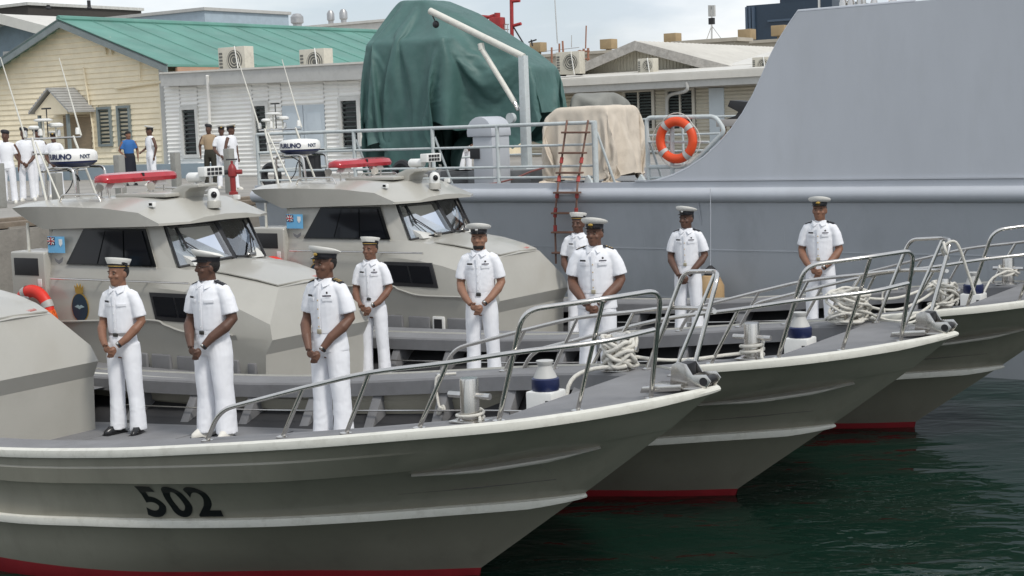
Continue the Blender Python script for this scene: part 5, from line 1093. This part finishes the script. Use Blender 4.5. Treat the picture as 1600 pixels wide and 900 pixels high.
def body_mesh(b, hy, pose, voxel, hz=0.0):
    mb = MB()
    mb.loft([ellring(0, .0, z, rx, ry) for z, rx, ry in ((.78, .10, .07), (.95, .135, .095), (1.1, .125, .09), (1.3, .15, .095), (1.42, .135, .08), (1.485, .07, .062))])
    for s in (-1, 1): limb(mb, [(s * .085, 0, .95, .07), (s * .10, 0, .5, .045), (s * .12, .01, .10, .035)])
    limb(mb, [(0, .012, 1.44, .070), (0, .008, 1.52, .064), (0, .0, 1.60, .062)])
    hd = MB()
    hd.loft([ellring(0, cy, z, rx, ry, 20) for z, rx, ry, cy in ((1.533, .022, .026, -.05), (1.545, .040, .044, -.042), (1.565, .053, .060, -.028), (1.59, .062, .074, -.016), (1.62, .069, .086, -.008), (1.66, .074, .094, .0), (1.70, .075, .096, .003), (1.735, .066, .085, .005), (1.757, .04, .055, .006), (1.764, .012, .016, .006))])
    hd.ell((0, -.098, 1.627), (.017, .022, .019), 10, 7); hd.ell((0, -.094, 1.645), (.010, .016, .028), 10, 7)
    hd.ell((0, -.083, 1.594), (.026, .013, .008), 10, 6); hd.ell((0, -.081, 1.583), (.023, .014, .008), 10, 6); hd.ell((0, -.068, 1.556), (.022, .018, .014), 10, 6)
    for s in (-1, 1):
        hd.ell((s * .075, .008, 1.635), (.010, .021, .031), 8, 6); hd.ell((s * .032, -.080, 1.669), (.026, .014, .009), 8, 6); hd.ell((s * .045, -.062, 1.622), (.02, .022, .018), 8, 6)
    hd.xf(HEADM @ Matrix.Rotation(hy, 4, 'Z')); mb.add(hd.v, hd.f)
    ab = (.5 + .5 * b) * 1.14
    for s in (-1, 1):
        if pose == 'clasp':
            e = (s * .232 * (.6 + .4 * b), .012, 1.145); wr = (s * .070, -.205 * (.55 + .45 * b), .925 + hz); m0 = len(mb.v)
            limb(mb, [(s * .145 * (.6 + .4 * b), .0, 1.42, .048 * ab), (s * .198 * (.6 + .4 * b), .006, 1.30, .048 * ab), (e[0], e[1], e[2], .042 * ab), (s * .205 * (.6 + .4 * b), -.065, 1.075, .043 * ab), (s * .14, -.145 * (.6 + .4 * b), .99, .036 * ab), (wr[0], wr[1], wr[2], .030)])
            y0 = wr[1] - .015; m0 = len(mb.v)
            if s < 0:                    # right hand in front, fingers wrapped over the left
                mb.ell((-.033, y0 - .016, .898), (.040, .020, .040), 10, 7)
                for k in range(4):
                    z = .918 - .019 * k; ln = (.07, .078, .075, .06)[k]
                    limb(mb, [(-.012, y0 - .030, z, .0100), (.016, y0 - .036, z - .004, .0098), (.016 + ln * .4, y0 - .028, z - .010, .0092), (.016 + ln * .65, y0 - .006, z - .014, .0078)], 7)
                limb(mb, [(-.048, y0 - .018, .925, .0115), (-.028, y0 - .036, .945, .0105), (.0, y0 - .037, .946, .009)], 7)
            else:
                mb.ell((.034, y0 - .002, .885), (.038, .021, .042), 10, 7)
                for k in range(4):
                    x = .052 - .021 * k; ln = (.05, .062, .066, .058)[k]
                    limb(mb, [(x, y0 - .006, .865, .0100), (x - .008, y0 - .018, .840, .0096), (x - .018, y0 - .016, .840 - ln * .35, .0088), (x - .026, y0 - .002, .836 - ln * .4, .0076)], 7)
                limb(mb, [(.058, y0 - .012, .90, .0115), (.046, y0 - .034, .89, .0105), (.022, y0 - .043, .882, .009)], 7)
            mb.v[m0:] = [(x, y, z + hz) for x, y, z in mb.v[m0:]]
        else:
            wr = (s * .27 * (.8 + .2 * b), -.03, .875)
            if pose == 'talk' and s < 0: wr = (-.12, -.25, 1.02)
            if pose == 'hip' and s < 0: wr = (-.20, -.08, 1.0)
            ex = (s * .29, .03 if pose != 'hip' else .08, 1.14)
            limb(mb, [(s * .17 * (.6 + .4 * b), 0, 1.425, .05 * ab), (s * .235, .01, 1.30, .048 * ab), (ex[0], ex[1], ex[2], .041 * ab), ((ex[0] + wr[0]) / 2, (ex[1] + wr[1]) / 2, (ex[2] + wr[2]) / 2, .036), (wr[0], wr[1], wr[2], .027)])
            d = (Vector(wr) - Vector(ex)).normalized(); c = Vector(wr) + d * .05; mb.ell(c, (.022, .032, .045), 10, 7)
            for k in range(4):
                q = c + d * .03 + Vector((0, -.024 + .016 * k, 0)); limb(mb, [tuple(q) + (.0095,), tuple(q + d * .035) + (.009,), tuple(q + d * .06 + Vector((-s * .012, 0, 0))) + (.0075,)], 6)
            limb(mb, [tuple(c + Vector((-s * .005, -.028, .01))) + (.011,), tuple(c + Vector((-s * .012, -.042, -.02))) + (.0095,), tuple(c + Vector((-s * .016, -.042, -.045))) + (.008,)], 6)
    return remesh(mb, voxel, 2, .4)
def wrinkle(me, amp, f=(7, 7, 14), seed=0, zlo=None):
    n = len(me.vertices); co = np.empty(n * 3, 'f'); no = np.empty(n * 3, 'f'); me.vertices.foreach_get('co', co); me.vertices.foreach_get('normal', no)
    co = co.reshape(-1, 3); no = no.reshape(-1, 3); am = np.empty(n, 'f')
    for i in range(n):
        x, y, z = co[i].tolist()
        n1 = noise.noise((x * f[0] + seed, y * f[1], z * f[2])); n2 = noise.noise((x * f[0] * 2.3, y * f[1] * 2.3 + seed, z * f[2] * 1.9)); n3 = noise.noise(((x + z * .6) * f[0] * 1.6, y * f[1] * 1.6, (z - x * .8) * f[2] * 3.0 + seed))
        am[i] = amp * (1.0 if zlo is None else zlo(z)) * (n1 * 1.1 + .18 * (abs(n2) * 2 - .6) + .42 * (.35 - abs(n3) * 1.6))
    co += no * am[:, None]; me.vertices.foreach_set('co', co.ravel()); me.update()
def trousers_mesh(b, voxel, seed=0):
    mb = MB(); g = .35 + .65 * b
    mb.loft([ellring(0, .0, z, rx * g, ry * g) for z, rx, ry in ((1.055, .148, .112), (1.0, .157, .120), (.93, .168, .130), (.86, .166, .128), (.80, .14, .11))])
    for s in (-1, 1):
        mb.loft([ellring(s * cx, cy, z, rx * g, ry * g) for z, cx, cy, rx, ry in ((.93, .082, .0, .09, .118), (.80, .092, .0, .094, .115), (.66, .10, -.003, .086, .103), (.52, .107, -.005, .079, .094), (.38, .112, .003, .077, .090), (.22, .118, .0, .080, .094), (.10, .122, -.006, .083, .100), (.045, .123, -.008, .084, .103))])
    me = remesh(mb, voxel, 4, .5); wrinkle(me, .0055, (9, 9, 4), seed, lambda z: 1.3 if z < .3 else (.8 if z < .75 else .6)); return me
def shirt_mesh(b, voxel, tunic, seed=0, long_sleeve=False):
    mb = MB(); g = .3 + .7 * b; T_ = [(1.495, .072, .070), (1.478, .105, .082), (1.45, .138, .092), (1.41, .162, .108), (1.34, .172, .124), (1.26, .170, .126), (1.18, .164, .124), (1.10, .160, .122), (1.05, .158, .120)]
    T_ += [(1.035, .155, .118), (1.0, .163, .125), (.93, .174, .136), (.86, .180, .142), (.845, .179, .141)] if tunic else [(1.03, .152, .115)]
    mb.loft([ellring(0, .004, z, rx * (g if z < 1.47 else 1), ry * (g if z < 1.47 else 1), 22) for z, rx, ry in T_])
    for s in (-1, 1):
        limb(mb, [(s * .105, .0, 1.435, .055 * g), (s * .155 * (.6 + .4 * b), .0, 1.41, .062 * g), (s * .192 * (.6 + .4 * b), .004, 1.33, .065 * g), (s * .214 * (.6 + .4 * b), .008, 1.235, .069 * g), (s * .222 * (.6 + .4 * b), .010, 1.195, .070 * g)], 16)
    me = remesh(mb, voxel, 3, .5); wrinkle(me, .005, (7, 7, 5), seed); return me
def shoe_mesh(s):
    mb = MB(); mb.loft([[Vector((s * .123 + rx * math.cos(t) * (1 + .15 * math.cos(t)), -.055 + ry * math.sin(t), z)) for t in [2 * math.pi * k / 20 for k in range(20)]] for z, rx, ry in ((.0, .045, .135), (.018, .048, .14), (.045, .045, .132), (.065, .038, .10), (.085, .034, .065))])
    mb.xf(Matrix.Translation((s * .123, -.0, 0)) @ Matrix.Rotation(s * R(14), 4, 'Z') @ Matrix.Translation((-s * .123, 0, 0))); return mb
def cap_parts(kind, parent, hyM, badge='gold'):
    X = lambda mb: mb.xf(hyM)
    if kind == 'peak':
        band = X(MB().loft([ellring(0, .004, z + .0, rx, ry, 24) for z, rx, ry in ((1.692, .080, .101), (1.735, .083, .104))])).build('cap_band', CAPB, parent)
        rings = []
        for z, rx, ry, dz in ((1.730, .084, .105, 0), (1.742, .112, .127, .03), (1.756, .127, .141, .07), (1.765, .125, .139, .08), (1.772, .09, .10, .06), (1.773, .01, .01, .0)):
            rings.append([Vector((p.x, p.y, p.z - p.y * dz * 2.2)) for p in ellring(0, -.004, z, rx, ry, 24)])
        X(MB().loft(rings)).build('cap_crown', CAPW_, parent, sharp=60)
        pk = []
        for rr, z in ((1.0, 1.702), (1.2, 1.699), (1.38, 1.694), (1.46, 1.690)):
            pk.append([Vector((.078 * (1 + (rr - 1) * .35) * math.cos(t), .004 - .10 * math.sin(t) * rr, z - .012 * (rr - 1) * math.sin(t))) for t in [R(12) + (math.pi - R(24)) * k / 14 for k in range(15)]])
        pv = [[Vector((p.x, p.y, p.z - .006)) for p in r] for r in pk]
        m_ = MB(); m_.loft(pk, closed=False); m_.loft(pv, closed=False); X(m_).build('cap_peak', PEAK, parent)
        bd = MB(); bd.ell((0, -.106, 1.722), (.016, .006, .018), 10, 7); bd.ell((0, -.116, 1.748), (.012, .006, .011), 8, 6)
        if badge == 'gold': bd.ell((0, -.104, 1.718), (.026, .004, .014), 10, 6)
        X(bd).build('cap_badge', GOLD if badge == 'gold' else STEEL, parent)
    elif kind == 'sailor':
        X(MB().loft([ellring(0, .004, z, rx, ry, 24) for z, rx, ry in ((1.690, .080, .101), (1.722, .0845, .1055))])).build('cap_tally', CAPB, parent)
        X(MB().loft([ellring(0, .004, z, rx, ry, 24) for z, rx, ry in ((1.702, .0848, .1058), (1.708, .0852, .1062))])).build('cap_tally_lettering', GOLD, parent)
        rings = []
        for z, rx, ry in ((1.721, .086, .107), (1.745, .098, .117), (1.768, .108, .126), (1.776, .107, .125), (1.779, .08, .09), (1.778, .01, .01)): rings.append([Vector((p.x, p.y, p.z - .06 * p.y)) for p in ellring(0, .0, z, rx, ry, 24)])
        X(MB().loft(rings)).build('cap_crown', CAPW_, parent, sharp=50)
        bw_ = MB(); bw_.ell((.088, -.01, 1.735), (.008, .030, .014)); bw_.ell((.089, .02, 1.72), (.007, .012, .022)); X(bw_).build('cap_bow', CAPB, parent)
    elif kind == 'beret':
        rings = [[Vector((p.x, p.y, p.z - .15 * p.x)) for p in ellring(0, .0, z, rx, ry, 20)] for z, rx, ry in ((1.70, .082, .103), (1.73, .095, .115), (1.765, .09, .108), (1.785, .05, .06), (1.788, .01, .01))]
        X(MB().loft(rings)).build('beret', CAPB, parent, sharp=60)
_pc = {}
def person(label, P, face, height, hy=0, b=1.0, sk=0, cap='peak', tunic=False, shoes='white', pose='clasp', boards=None, beard=False, watch=True, fine=True, tag_=True, ribbons=True, shirtm=None, trousm=None, group=None, badge='gold', skirt=False, seed=0, glasses=False, hz=0.0):
    k = height / (1.80 + HZ + .024); vx = .0065 if fine else .014; vc = .009 if fine else .018; hy_ = R(hy)
    th = math.atan2(-P.x, P.y) - R(face)
    shirtm = shirtm or CLOTHW; trousm = trousm or CLOTHW
    key = (b, hy, pose, vx, hz); body = _pc.get(key)
    if body is None: body = _pc[key] = body_mesh(b, hy_, pose, vx, hz)
    o = link('person', body, None); 
    if not body.materials: body.materials.append(skin(sk))
    o.material_slots[0].link = 'OBJECT'; o.material_slots[0].material = skin(sk)
    o.matrix_world = Matrix.Translation(P) @ Matrix.Rotation(th, 4, 'Z') @ Matrix.Scale(k, 4)
    tag(o, label, 'person', group)
    def cloth(name, key, fn, m, parent=o):
        me = _pc.get(key)
        if me is None: me = _pc[key] = fn()
        c = link(name, me, m, parent); c.material_slots[0].link = 'OBJECT'; c.material_slots[0].material = m; return c
    if skirt:
        sk_ = MB(); sk_.loft([ellring(0, 0, z, rx, ry, 22) for z, rx, ry in ((1.06, .15, .11), (.95, .19, .14), (.7, .20, .15), (.3, .21, .16), (.15, .215, .165))]); cloth('skirt', ('sk',), lambda: remesh(sk_, vc, 2), trousm)
    else: cloth('trousers', ('tr', b, vc, seed % 3), lambda: trousers_mesh(b, vc, seed * 3.1), trousm)
    shirt = cloth('tunic' if tunic else 'shirt', ('sh', b, vc, tunic, seed % 3), lambda: shirt_mesh(b, vc, tunic, seed * 5.3), shirtm)
    for s in (-1, 1):
        so = shoe_mesh(s).build('shoe', WHITES if shoes == 'white' else BLACKS, o, sharp=60)
        if fine: MB().box((s * .128, -.055, .006), (.085, .26, .012), Matrix.Rotation(s * R(14), 3, 'Z')).build('shoe_sole', BLACKS, so)
    hm = HEADM @ Matrix.Rotation(hy_, 4, 'Z')
    hr = MB(); hr.ell((0, .020, 1.668), (.0795, .086, .085), 16, 10); hr.xf(hm); hr.build('hair', HAIR, o)
    if skirt: bun = MB(); bun.ell((0, .115, 1.66), (.05, .05, .05)); bun.ell((0, .0, 1.71), (.084, .10, .06)); bun.xf(hm); bun.build('hair_bun', HAIR, o)
    if beard: be = MB(); be.ell((0, -.038, 1.566), (.058, .058, .036), 14, 9); be.xf(hm); be.build('beard', HAIR, o)
    cap_parts(cap, o, hm @ Matrix.Translation((0, 0, 1.708)) @ Matrix.Rotation(R(-6), 4, 'X') @ Matrix.Translation((0, 0, -1.70)), badge)
    if fine:
        for s in (-1, 1):
            e = MB(); e.ell((s * .031, -.0835, 1.652), (.0105, .007, .0045), 10, 6); e.xf(hm); eo = e.build('eye', EYEW, o)
            e = MB(); e.ell((s * .031, -.0905, 1.652), (.0055, .003, .0055), 8, 6); e.xf(hm); e.build('iris', EYED, eo)
            e = MB(); e.ell((s * .033, -.089, 1.673), (.020, .006, .0035), 8, 5); e.xf(hm); e.build('eyebrow', HAIR, o)
        if glasses:
            gl = MB(); gl.tube([hm @ Vector(q) for q in ((.075, 0, 1.655), (.06, -.075, 1.658), (-.06, -.075, 1.658), (-.075, 0, 1.655))], .004, 5); go = gl.build('glasses', BLACK, o)
        g = .3 + .7 * b
        # collar: two flaps and a stand
        for s in (-1, 1):
            c1 = MB(); c1.prism([Vector((s * .012, -.078, 1.470)), Vector((s * .070, -.066, 1.512)), Vector((s * .088, -.02, 1.508)), Vector((s * .092, -.062, 1.452)), Vector((s * .052, -.105 * g, 1.432))], (0, -.012, .006)); c1.build('collar', shirtm, shirt, bevel=.003)
        MB().loft([ellring(0, .012, z, rx, ry, 20) for z, rx, ry in ((1.468, .094, .082), (1.508, .074, .068), (1.512, .066, .060), (1.475, .07, .064))], False, False).build('collar_stand', shirtm, shirt)
        yy = lambda x, z: -(float(np.interp(z, [1.05, 1.2, 1.3, 1.39, 1.445], [.122, .124, .126, .116, .098])) * g) * math.sqrt(max(.05, 1 - (x / (.172 * g)) ** 2)) - .002
        yb = lambda x, z: yy(x, z)
        MB().box((0, yy(0, 1.25) + .001, 1.25), (.030, .008, .40)).build('button_placket', shirtm, shirt, bevel=.003)
        for z in (1.40, 1.32, 1.24, 1.16, 1.08): MB().ell((0, yy(0, z) - .010, z), (.0065, .003, .0065), 8, 5).build('button', GOLD if tunic else WHITE, shirt)
        for s in (-1, 1):
            MB().box((s * .085 * g, yb(.085, 1.33) + .003, 1.325), (.095, .008, .032), Matrix.Rotation(s * R(24), 3, 'Z')).build('pocket_flap', shirtm, shirt, bevel=.004)
        if tag_: MB().box((-.088 * g, yb(.088, 1.36) - .012, 1.362), (.070, .006, .018), Matrix.Rotation(-R(24), 3, 'Z')).build('name_tag', CAPB, shirt)
        if ribbons:
            MB().box((.088 * g, yb(.088, 1.36) - .012, 1.360), (.080, .006, .012), Matrix.Rotation(R(24), 3, 'Z')).build('ribbon_bar', mat('ribbon_dark', (.04, .03, .05), .7), shirt)
            MB().ell((.088 * g, yb(.088, 1.385) - .010, 1.388), (.012, .004, .012), 8, 6).build('breast_badge', mat('badge_dark', (.06, .05, .05), .4, .5), shirt)
        if boards:
            for s in (-1, 1):
                M = Matrix.Rotation(s * R(20), 3, 'Y')
                bd = MB().box((s * .120 * g, .0, 1.487), (.120, .060, .012), M).build('shoulder_board', CAPB, shirt, bevel=.003)
                if boards == 'gold':
                    for q in (.148, .128, .103): MB().box((s * q * g, .0, 1.487 - (q - .120) * math.tan(R(20)) * g + .008), (.010, .054, .004), M).build('rank_stripe', GOLD, bd)
                else: MB().ell((s * .122 * g, 0, 1.494), (.02, .014, .004), 8, 5).build('rank_device', STEEL, bd)
        if tunic:
            MB().loft([ellring(0, .004, z, .163 * g, .126 * g, 28) for z in (1.018, 1.052)], False, False).build('belt', shirtm, shirt); MB().box((0, -.130 * g - .002, 1.035), (.045, .012, .045)).build('belt_buckle', mat('buckle', (.5, .45, .33), .35, .6), shirt, bevel=.006)
        else:
            MB().loft([ellring(0, .002, z, .156 * g, .120 * g, 28) for z in (1.008, 1.042)], False, False).build('belt', CLOTHW if shoes == 'white' else mat('belt_grey', (.25, .24, .24), .6), shirt); MB().box((0, -.122 * g - .004, 1.025), (.055, .012, .036)).build('belt_buckle', mat('dark_buckle', (.03, .028, .025), .4), shirt, bevel=.005)
        if watch and pose == 'clasp':
            c = Vector((.085, -.205 * (.55 + .45 * b) + .012, .94 + hz)); ax = Vector((.065, .055, .055)).normalized()
            w_ = MB(); w_.tube([c - ax * .011, c + ax * .011], .034, 14); wo = w_.build('watch_strap', BLACKS, o); MB().ell(c + Vector((.0, -.034, .012)), (.017, .008, .017)).build('watch_face', STEEL, wo)
    return o
def on_deck(bi, u, v): return FB[bi].world(u, v, deck_w(u) + .004)
CREW = [
 (0, -5.50, .75, 'person in white, round flat cap and black shoes, standing beside the nearest cabin', 1.840, dict(face=36, hy=-12, b=.93, sk=0, cap='sailor', shoes='black', ribbons=False, seed=1)),
 (0, -4.26, .75, 'person in white with white shoes and dark shoulder boards, looking left in profile', 1.870, dict(face=42, hy=-36, hz=-.03, b=1.22, sk=1, cap='peak', shoes='white', boards='plain', ribbons=False, badge='silver', seed=2, glasses=True)),
 (0, -2.79, .75, 'person in white belted tunic with gold shoulder stripes, on the 502 boat', 1.850, dict(face=38, hy=-12, hz=-.05, b=1.08, sk=3, cap='peak', tunic=True, boards='gold', seed=3)),
 (1, -6.02, .98, 'slim person in white and a round flat cap, in front of the farthest cabin windows', 1.765, dict(face=24, hy=-8, hz=.02, b=.93, sk=4, cap='sailor', seed=4)),
 (1, -4.23, .75, 'bearded person in white and a peaked cap, before the front of the farthest cabin', 1.862, dict(face=14, hy=2, b=1.0, sk=2, cap='peak', beard=True, badge='silver', seed=5)),
 (1, -2.69, .75, 'broad person in white tunic with gold shoulder stripes, on the middle boat', 1.858, dict(face=12, hy=-10, hz=-.02, b=1.30, sk=3, cap='peak', tunic=True, boards='gold', seed=6)),
 (2, -5.74, .75, 'person in white and a round flat cap, half hidden, below the rope ladder', 1.795, dict(face=16, hy=-8, b=.95, sk=1, cap='sailor', ribbons=False, seed=7)),
 (2, -4.05, .75, 'person in white with dark shoulder boards, standing by the tan fender', 1.790, dict(face=16, hy=-16, hz=-.03, b=1.02, sk=1, cap='peak', tunic=True, boards='plain', badge='silver', seed=8)),
 (2, -2.17, .75, 'rightmost person in white, standing alone on the farthest boat behind the rope coils', 1.818, dict(face=12, hy=2, b=1.02, sk=0, cap='peak', tunic=True, boards='plain', seed=9)),
]
for bi, u, v, lb, h, kw in CREW: person(lb, on_deck(bi, u, v), height=h, group='crew standing at ease on the patrol boats', **kw)
# people on the quay
KHAKI = mat('khaki_shirt', (.34, .25, .16), .85); OLIVE = mat('dark_olive_trousers', (.028, .026, .018), .85); BLUESH = mat('blue_polo', (.03, .13, .36), .8); NAVYSK = mat('navy_skirt', (.010, .012, .022), .85)
def quay_person(lb, x, ytop, ybot, **kw):
    P = on_z(x, ybot, ZQ); d = ray(x, ytop); h = (CP + d * (P.y / d.y)).z - ZQ; h = max(1.6, min(1.9, h))
    person(lb, P, height=h, fine=False, group='people standing on the quay', **kw)
quay_person('person in a khaki shirt, beret and dark trousers on the quay', 331, 193, 289, face=10, hy=-8, b=1.0, sk=1, cap='beret', pose='down', shirtm=KHAKI, trousm=OLIVE, shoes='black')
quay_person('person in white uniform beside the khaki-shirted person, hands clasped', 351, 195, 294, face=0, hy=0, b=.95, sk=1, cap='peak', pose='clasp', tunic=True)
quay_person('person in white uniform standing right behind the red hydrant', 366, 193, 297, face=-60, hy=0, b=.95, sk=1, cap='peak', pose='down', tunic=True)
quay_person('person in a bright blue shirt and navy skirt, hand on hip, by the louvred windows', 205, 203, 290, face=-12, hy=18, b=1.02, sk=0, cap='none', pose='hip', shirtm=BLUESH, trousm=NAVYSK, skirt=True, shoes='black')
quay_person('person in white uniform and dark cap talking with the blue-shirted person', 239, 196, 290, face=62, hy=0, b=.95, sk=1, cap='peak', pose='talk', tunic=True)
for lb, x, yt, yb, fc, b_, ps in (('white uniformed person fully in view at the left, second from the frame edge', 16, 202, 318, 10, .98, 'down'), ('white uniformed person cut by the left frame edge', 0, 199, 312, -10, 1.0, 'down'),
    ('white uniformed person behind the antenna mast of the middle boat, hands clasped low', 45, 198, 314, 4, .95, 'clasp'), ('white uniformed person just right of the antenna mast legs', 64, 200, 308, -20, .95, 'down'), ('white uniformed person directly behind the radar dome of the middle boat', 90, 205, 308, 12, 1.0, 'clasp')):
    quay_person(lb, x, yt, yb, face=fc, hy=0, b=b_, sk=1, cap='beret' if x < 70 else 'peak', pose=ps, tunic=True)
for lb, x, yt, yb, fc in (('white uniformed person seen between the green tarpaulin and the winch, left of the pair', 711, 190, 262, 20), ('white uniformed person seen between the green tarpaulin and the winch, right of the pair', 727, 192, 262, -30)):
    P = FQ.world(*FQ.at(x, yb, vq + 3).xy, ZQ); d = ray(x, yt); person(lb, P, height=1.78, face=fc, hy=0, b=1.0, sk=1, cap='peak', pose='clasp', tunic=True, fine=False, group='people standing on the quay')

# ================================================================== ROPES, LIFE RINGS
def rope(label, pts, r=.022, m=ROPEM, n=7, frame=None, cat='rope', sub=6):
    o = MB().tube(smooth_path(pts, sub), r, n).build('mooring_rope', m, None, sharp=80)
    if frame: o.matrix_world = frame.M
    return tag(o, label, cat)
def tangle(frame, c, R1, h, turns, label, r=.021, seed=1, flat=1.0, tail=None, lean=0):
    rnd = random.Random(seed); pts = []
    for k in range(turns * 9):
        a = 2 * math.pi * k / 9; rr = R1 * (1 + rnd.uniform(-.22, .25)); z = h * (.5 + .5 * math.sin(k * .37 + seed)) + rnd.uniform(-.03, .03)
        pts.append(Vector((c[0] + rr * math.cos(a), c[1] + rr * flat * math.sin(a) + lean * z, c[2] + max(.02, z))))
    if tail: pts += [Vector(t) for t in tail]
    return rope(label, pts, r, frame=frame, sub=4)
wA = sheer_W(.05)
tangle(FB[0], (.05, 1.18, wA + .02), .13, .26, 8, 'thick white rope knotted around the far bitt of the 502 boat', .019, 3, tail=[(-.15, .95, wA + .02), (-.25, .8, 1.5), (-.22, .7, 1.2)])
q1 = FB[0].world(.05, 1.25, wA + .12); q2 = FB[1].world(.02, -1.2, wA + .05)
rope('taut white mooring rope from the 502 boat to the near bitt of the middle boat', [q1, q1.lerp(q2, .3) - Vector((0, 0, .05)), q1.lerp(q2, .55) - Vector((0, 0, .05)), q1.lerp(q2, .8) - Vector((0, 0, .02)), q2], .016)
ring = [Vector((.05 + .10 * math.cos(t), -1.18 + .10 * math.sin(t), wA + .03 + .008 * t)) for t in [k * .7 for k in range(20)]]
rope('turns of white rope around the foot of the near bitt, middle boat', ring + [Vector((.2, -1.3, wA + .02)), Vector((.32, -1.28, wA + .02))], .016, frame=FB[1])
rope('thin white rope looped around the foot of the near bitt, 502 boat', [Vector((.05 + .10 * math.cos(t), -1.18 + .10 * math.sin(t), wA + .02 + .006 * t)) for t in [k * .7 for k in range(12)]] + [Vector((.2, -1.28, wA + .02))], .012, frame=FB[0])
# big coil on the middle boat and its lines to the farthest boat
tangle(FB[1], (.02, 1.18, wA + .02), .19, .30, 12, 'large untidy coil of white rope heaped around the far bitt of the middle boat', .015, 8, flat=1.15)
for k, (dz, sag, off) in enumerate(((.22, .16, 0), (.14, .20, .08), (.06, .15, .16), (.28, .10, -.05))):
    a = FB[1].world(.05 + off, 1.25, wA + dz); b = FB[2].world(.0 + off * .4, -1.2, wA + dz * .9 + .02)
    rope('white line, ' + ['second', 'third', 'lowest', 'top'][k] + ' of four sagging between the big rope coil and the farthest boat', [a, a.lerp(b, .3) - Vector((0, 0, sag * .8)), a.lerp(b, .55) - Vector((0, 0, sag)), a.lerp(b, .8) - Vector((0, 0, sag * .6)), b], .015)
tangle(FB[2], (.05, -1.18, wA + .02), .13, .24, 9, 'white rope wound around the near bitt of the farthest boat', .015, 5)
tangle(FB[2], (.05, 1.18, wA + .08), .11, .12, 4, 'white rope wound around the far bitt of the farthest boat', .014, 6, tail=[(-.05, .9, wA + .1), (-.12, .7, wA - .1)])
rope('white line tied to the bow rail top of the middle boat and hanging down', [Vector(p) for p in ((1.23, .50, 2.50), (1.27, .44, 2.42), (1.25, .56, 2.34), (1.22, .48, 2.44), (1.34, .52, 2.5), (1.42, .62, 2.2), (1.47, .66, 2.0))], .014, frame=FB[1])
# short hanging lashings in the waterways
for bi, u, lb in ((0, -3.35, 'bent white lashing hanging at the far waterway of the 502 boat, left one'), (0, -2.05, 'bent white lashing hanging at the far waterway of the 502 boat, right one'), (1, -2.95, 'bent white lashing hanging at the far waterway of the middle boat'), (2, -1.6, 'bent white lashing hanging at the far waterway of the farthest boat')):
    V = sheer_V(u) - CAPW - .03; W_ = sheer_W(u); d = deck_w(u); zr = d * .42 + (W_ - .15) * .58
    pts = [(u + .16, V + .10, W_ + .03), (u + .03, V + .0, W_ + .02), (u, V - .02, W_ - .06), (u + .02, V - .03, zr + .12), (u + .06, V - .06, zr + .03)] + [(u + .08 + .05 * math.cos(t * 1.3), V - .08 + .04 * math.sin(t), zr + .04 * math.sin(t * 1.7)) for t in range(9)]
    rope(lb, pts, .013, frame=FB[bi], sub=4)
for bi, lb in ((1, 'red life ring with a white band hung on the aft locker of the middle boat'), (2, 'red life ring just visible on the aft locker of the farthest boat')):
    M = FB[bi].M @ Matrix.Translation((-9.80, -1.08, 1.60)) @ Matrix.Rotation(R(20), 4, 'Y')
    ring_buoy('life_ring', REDRING, lb, M, .29, .08, group='red life rings on the boats', lines=False)
oc = []
rnd = random.Random(4)
for k in range(90):
    a = k * .75; oc.append(Vector((-9.50 + (.14 + .02 * math.sin(k * .9)) * math.cos(a) * (.8 + .2 * math.sin(k * .21)), -1.1 + .05 * math.sin(k * .53), 1.52 + .15 * math.sin(a) + .01 * math.sin(k))))
rope('bundle of orange rope hanging beside the red life ring of the middle boat', oc, .013, OROPE, frame=FB[1], sub=3)

bpy.data.scenes.remove(WORK)
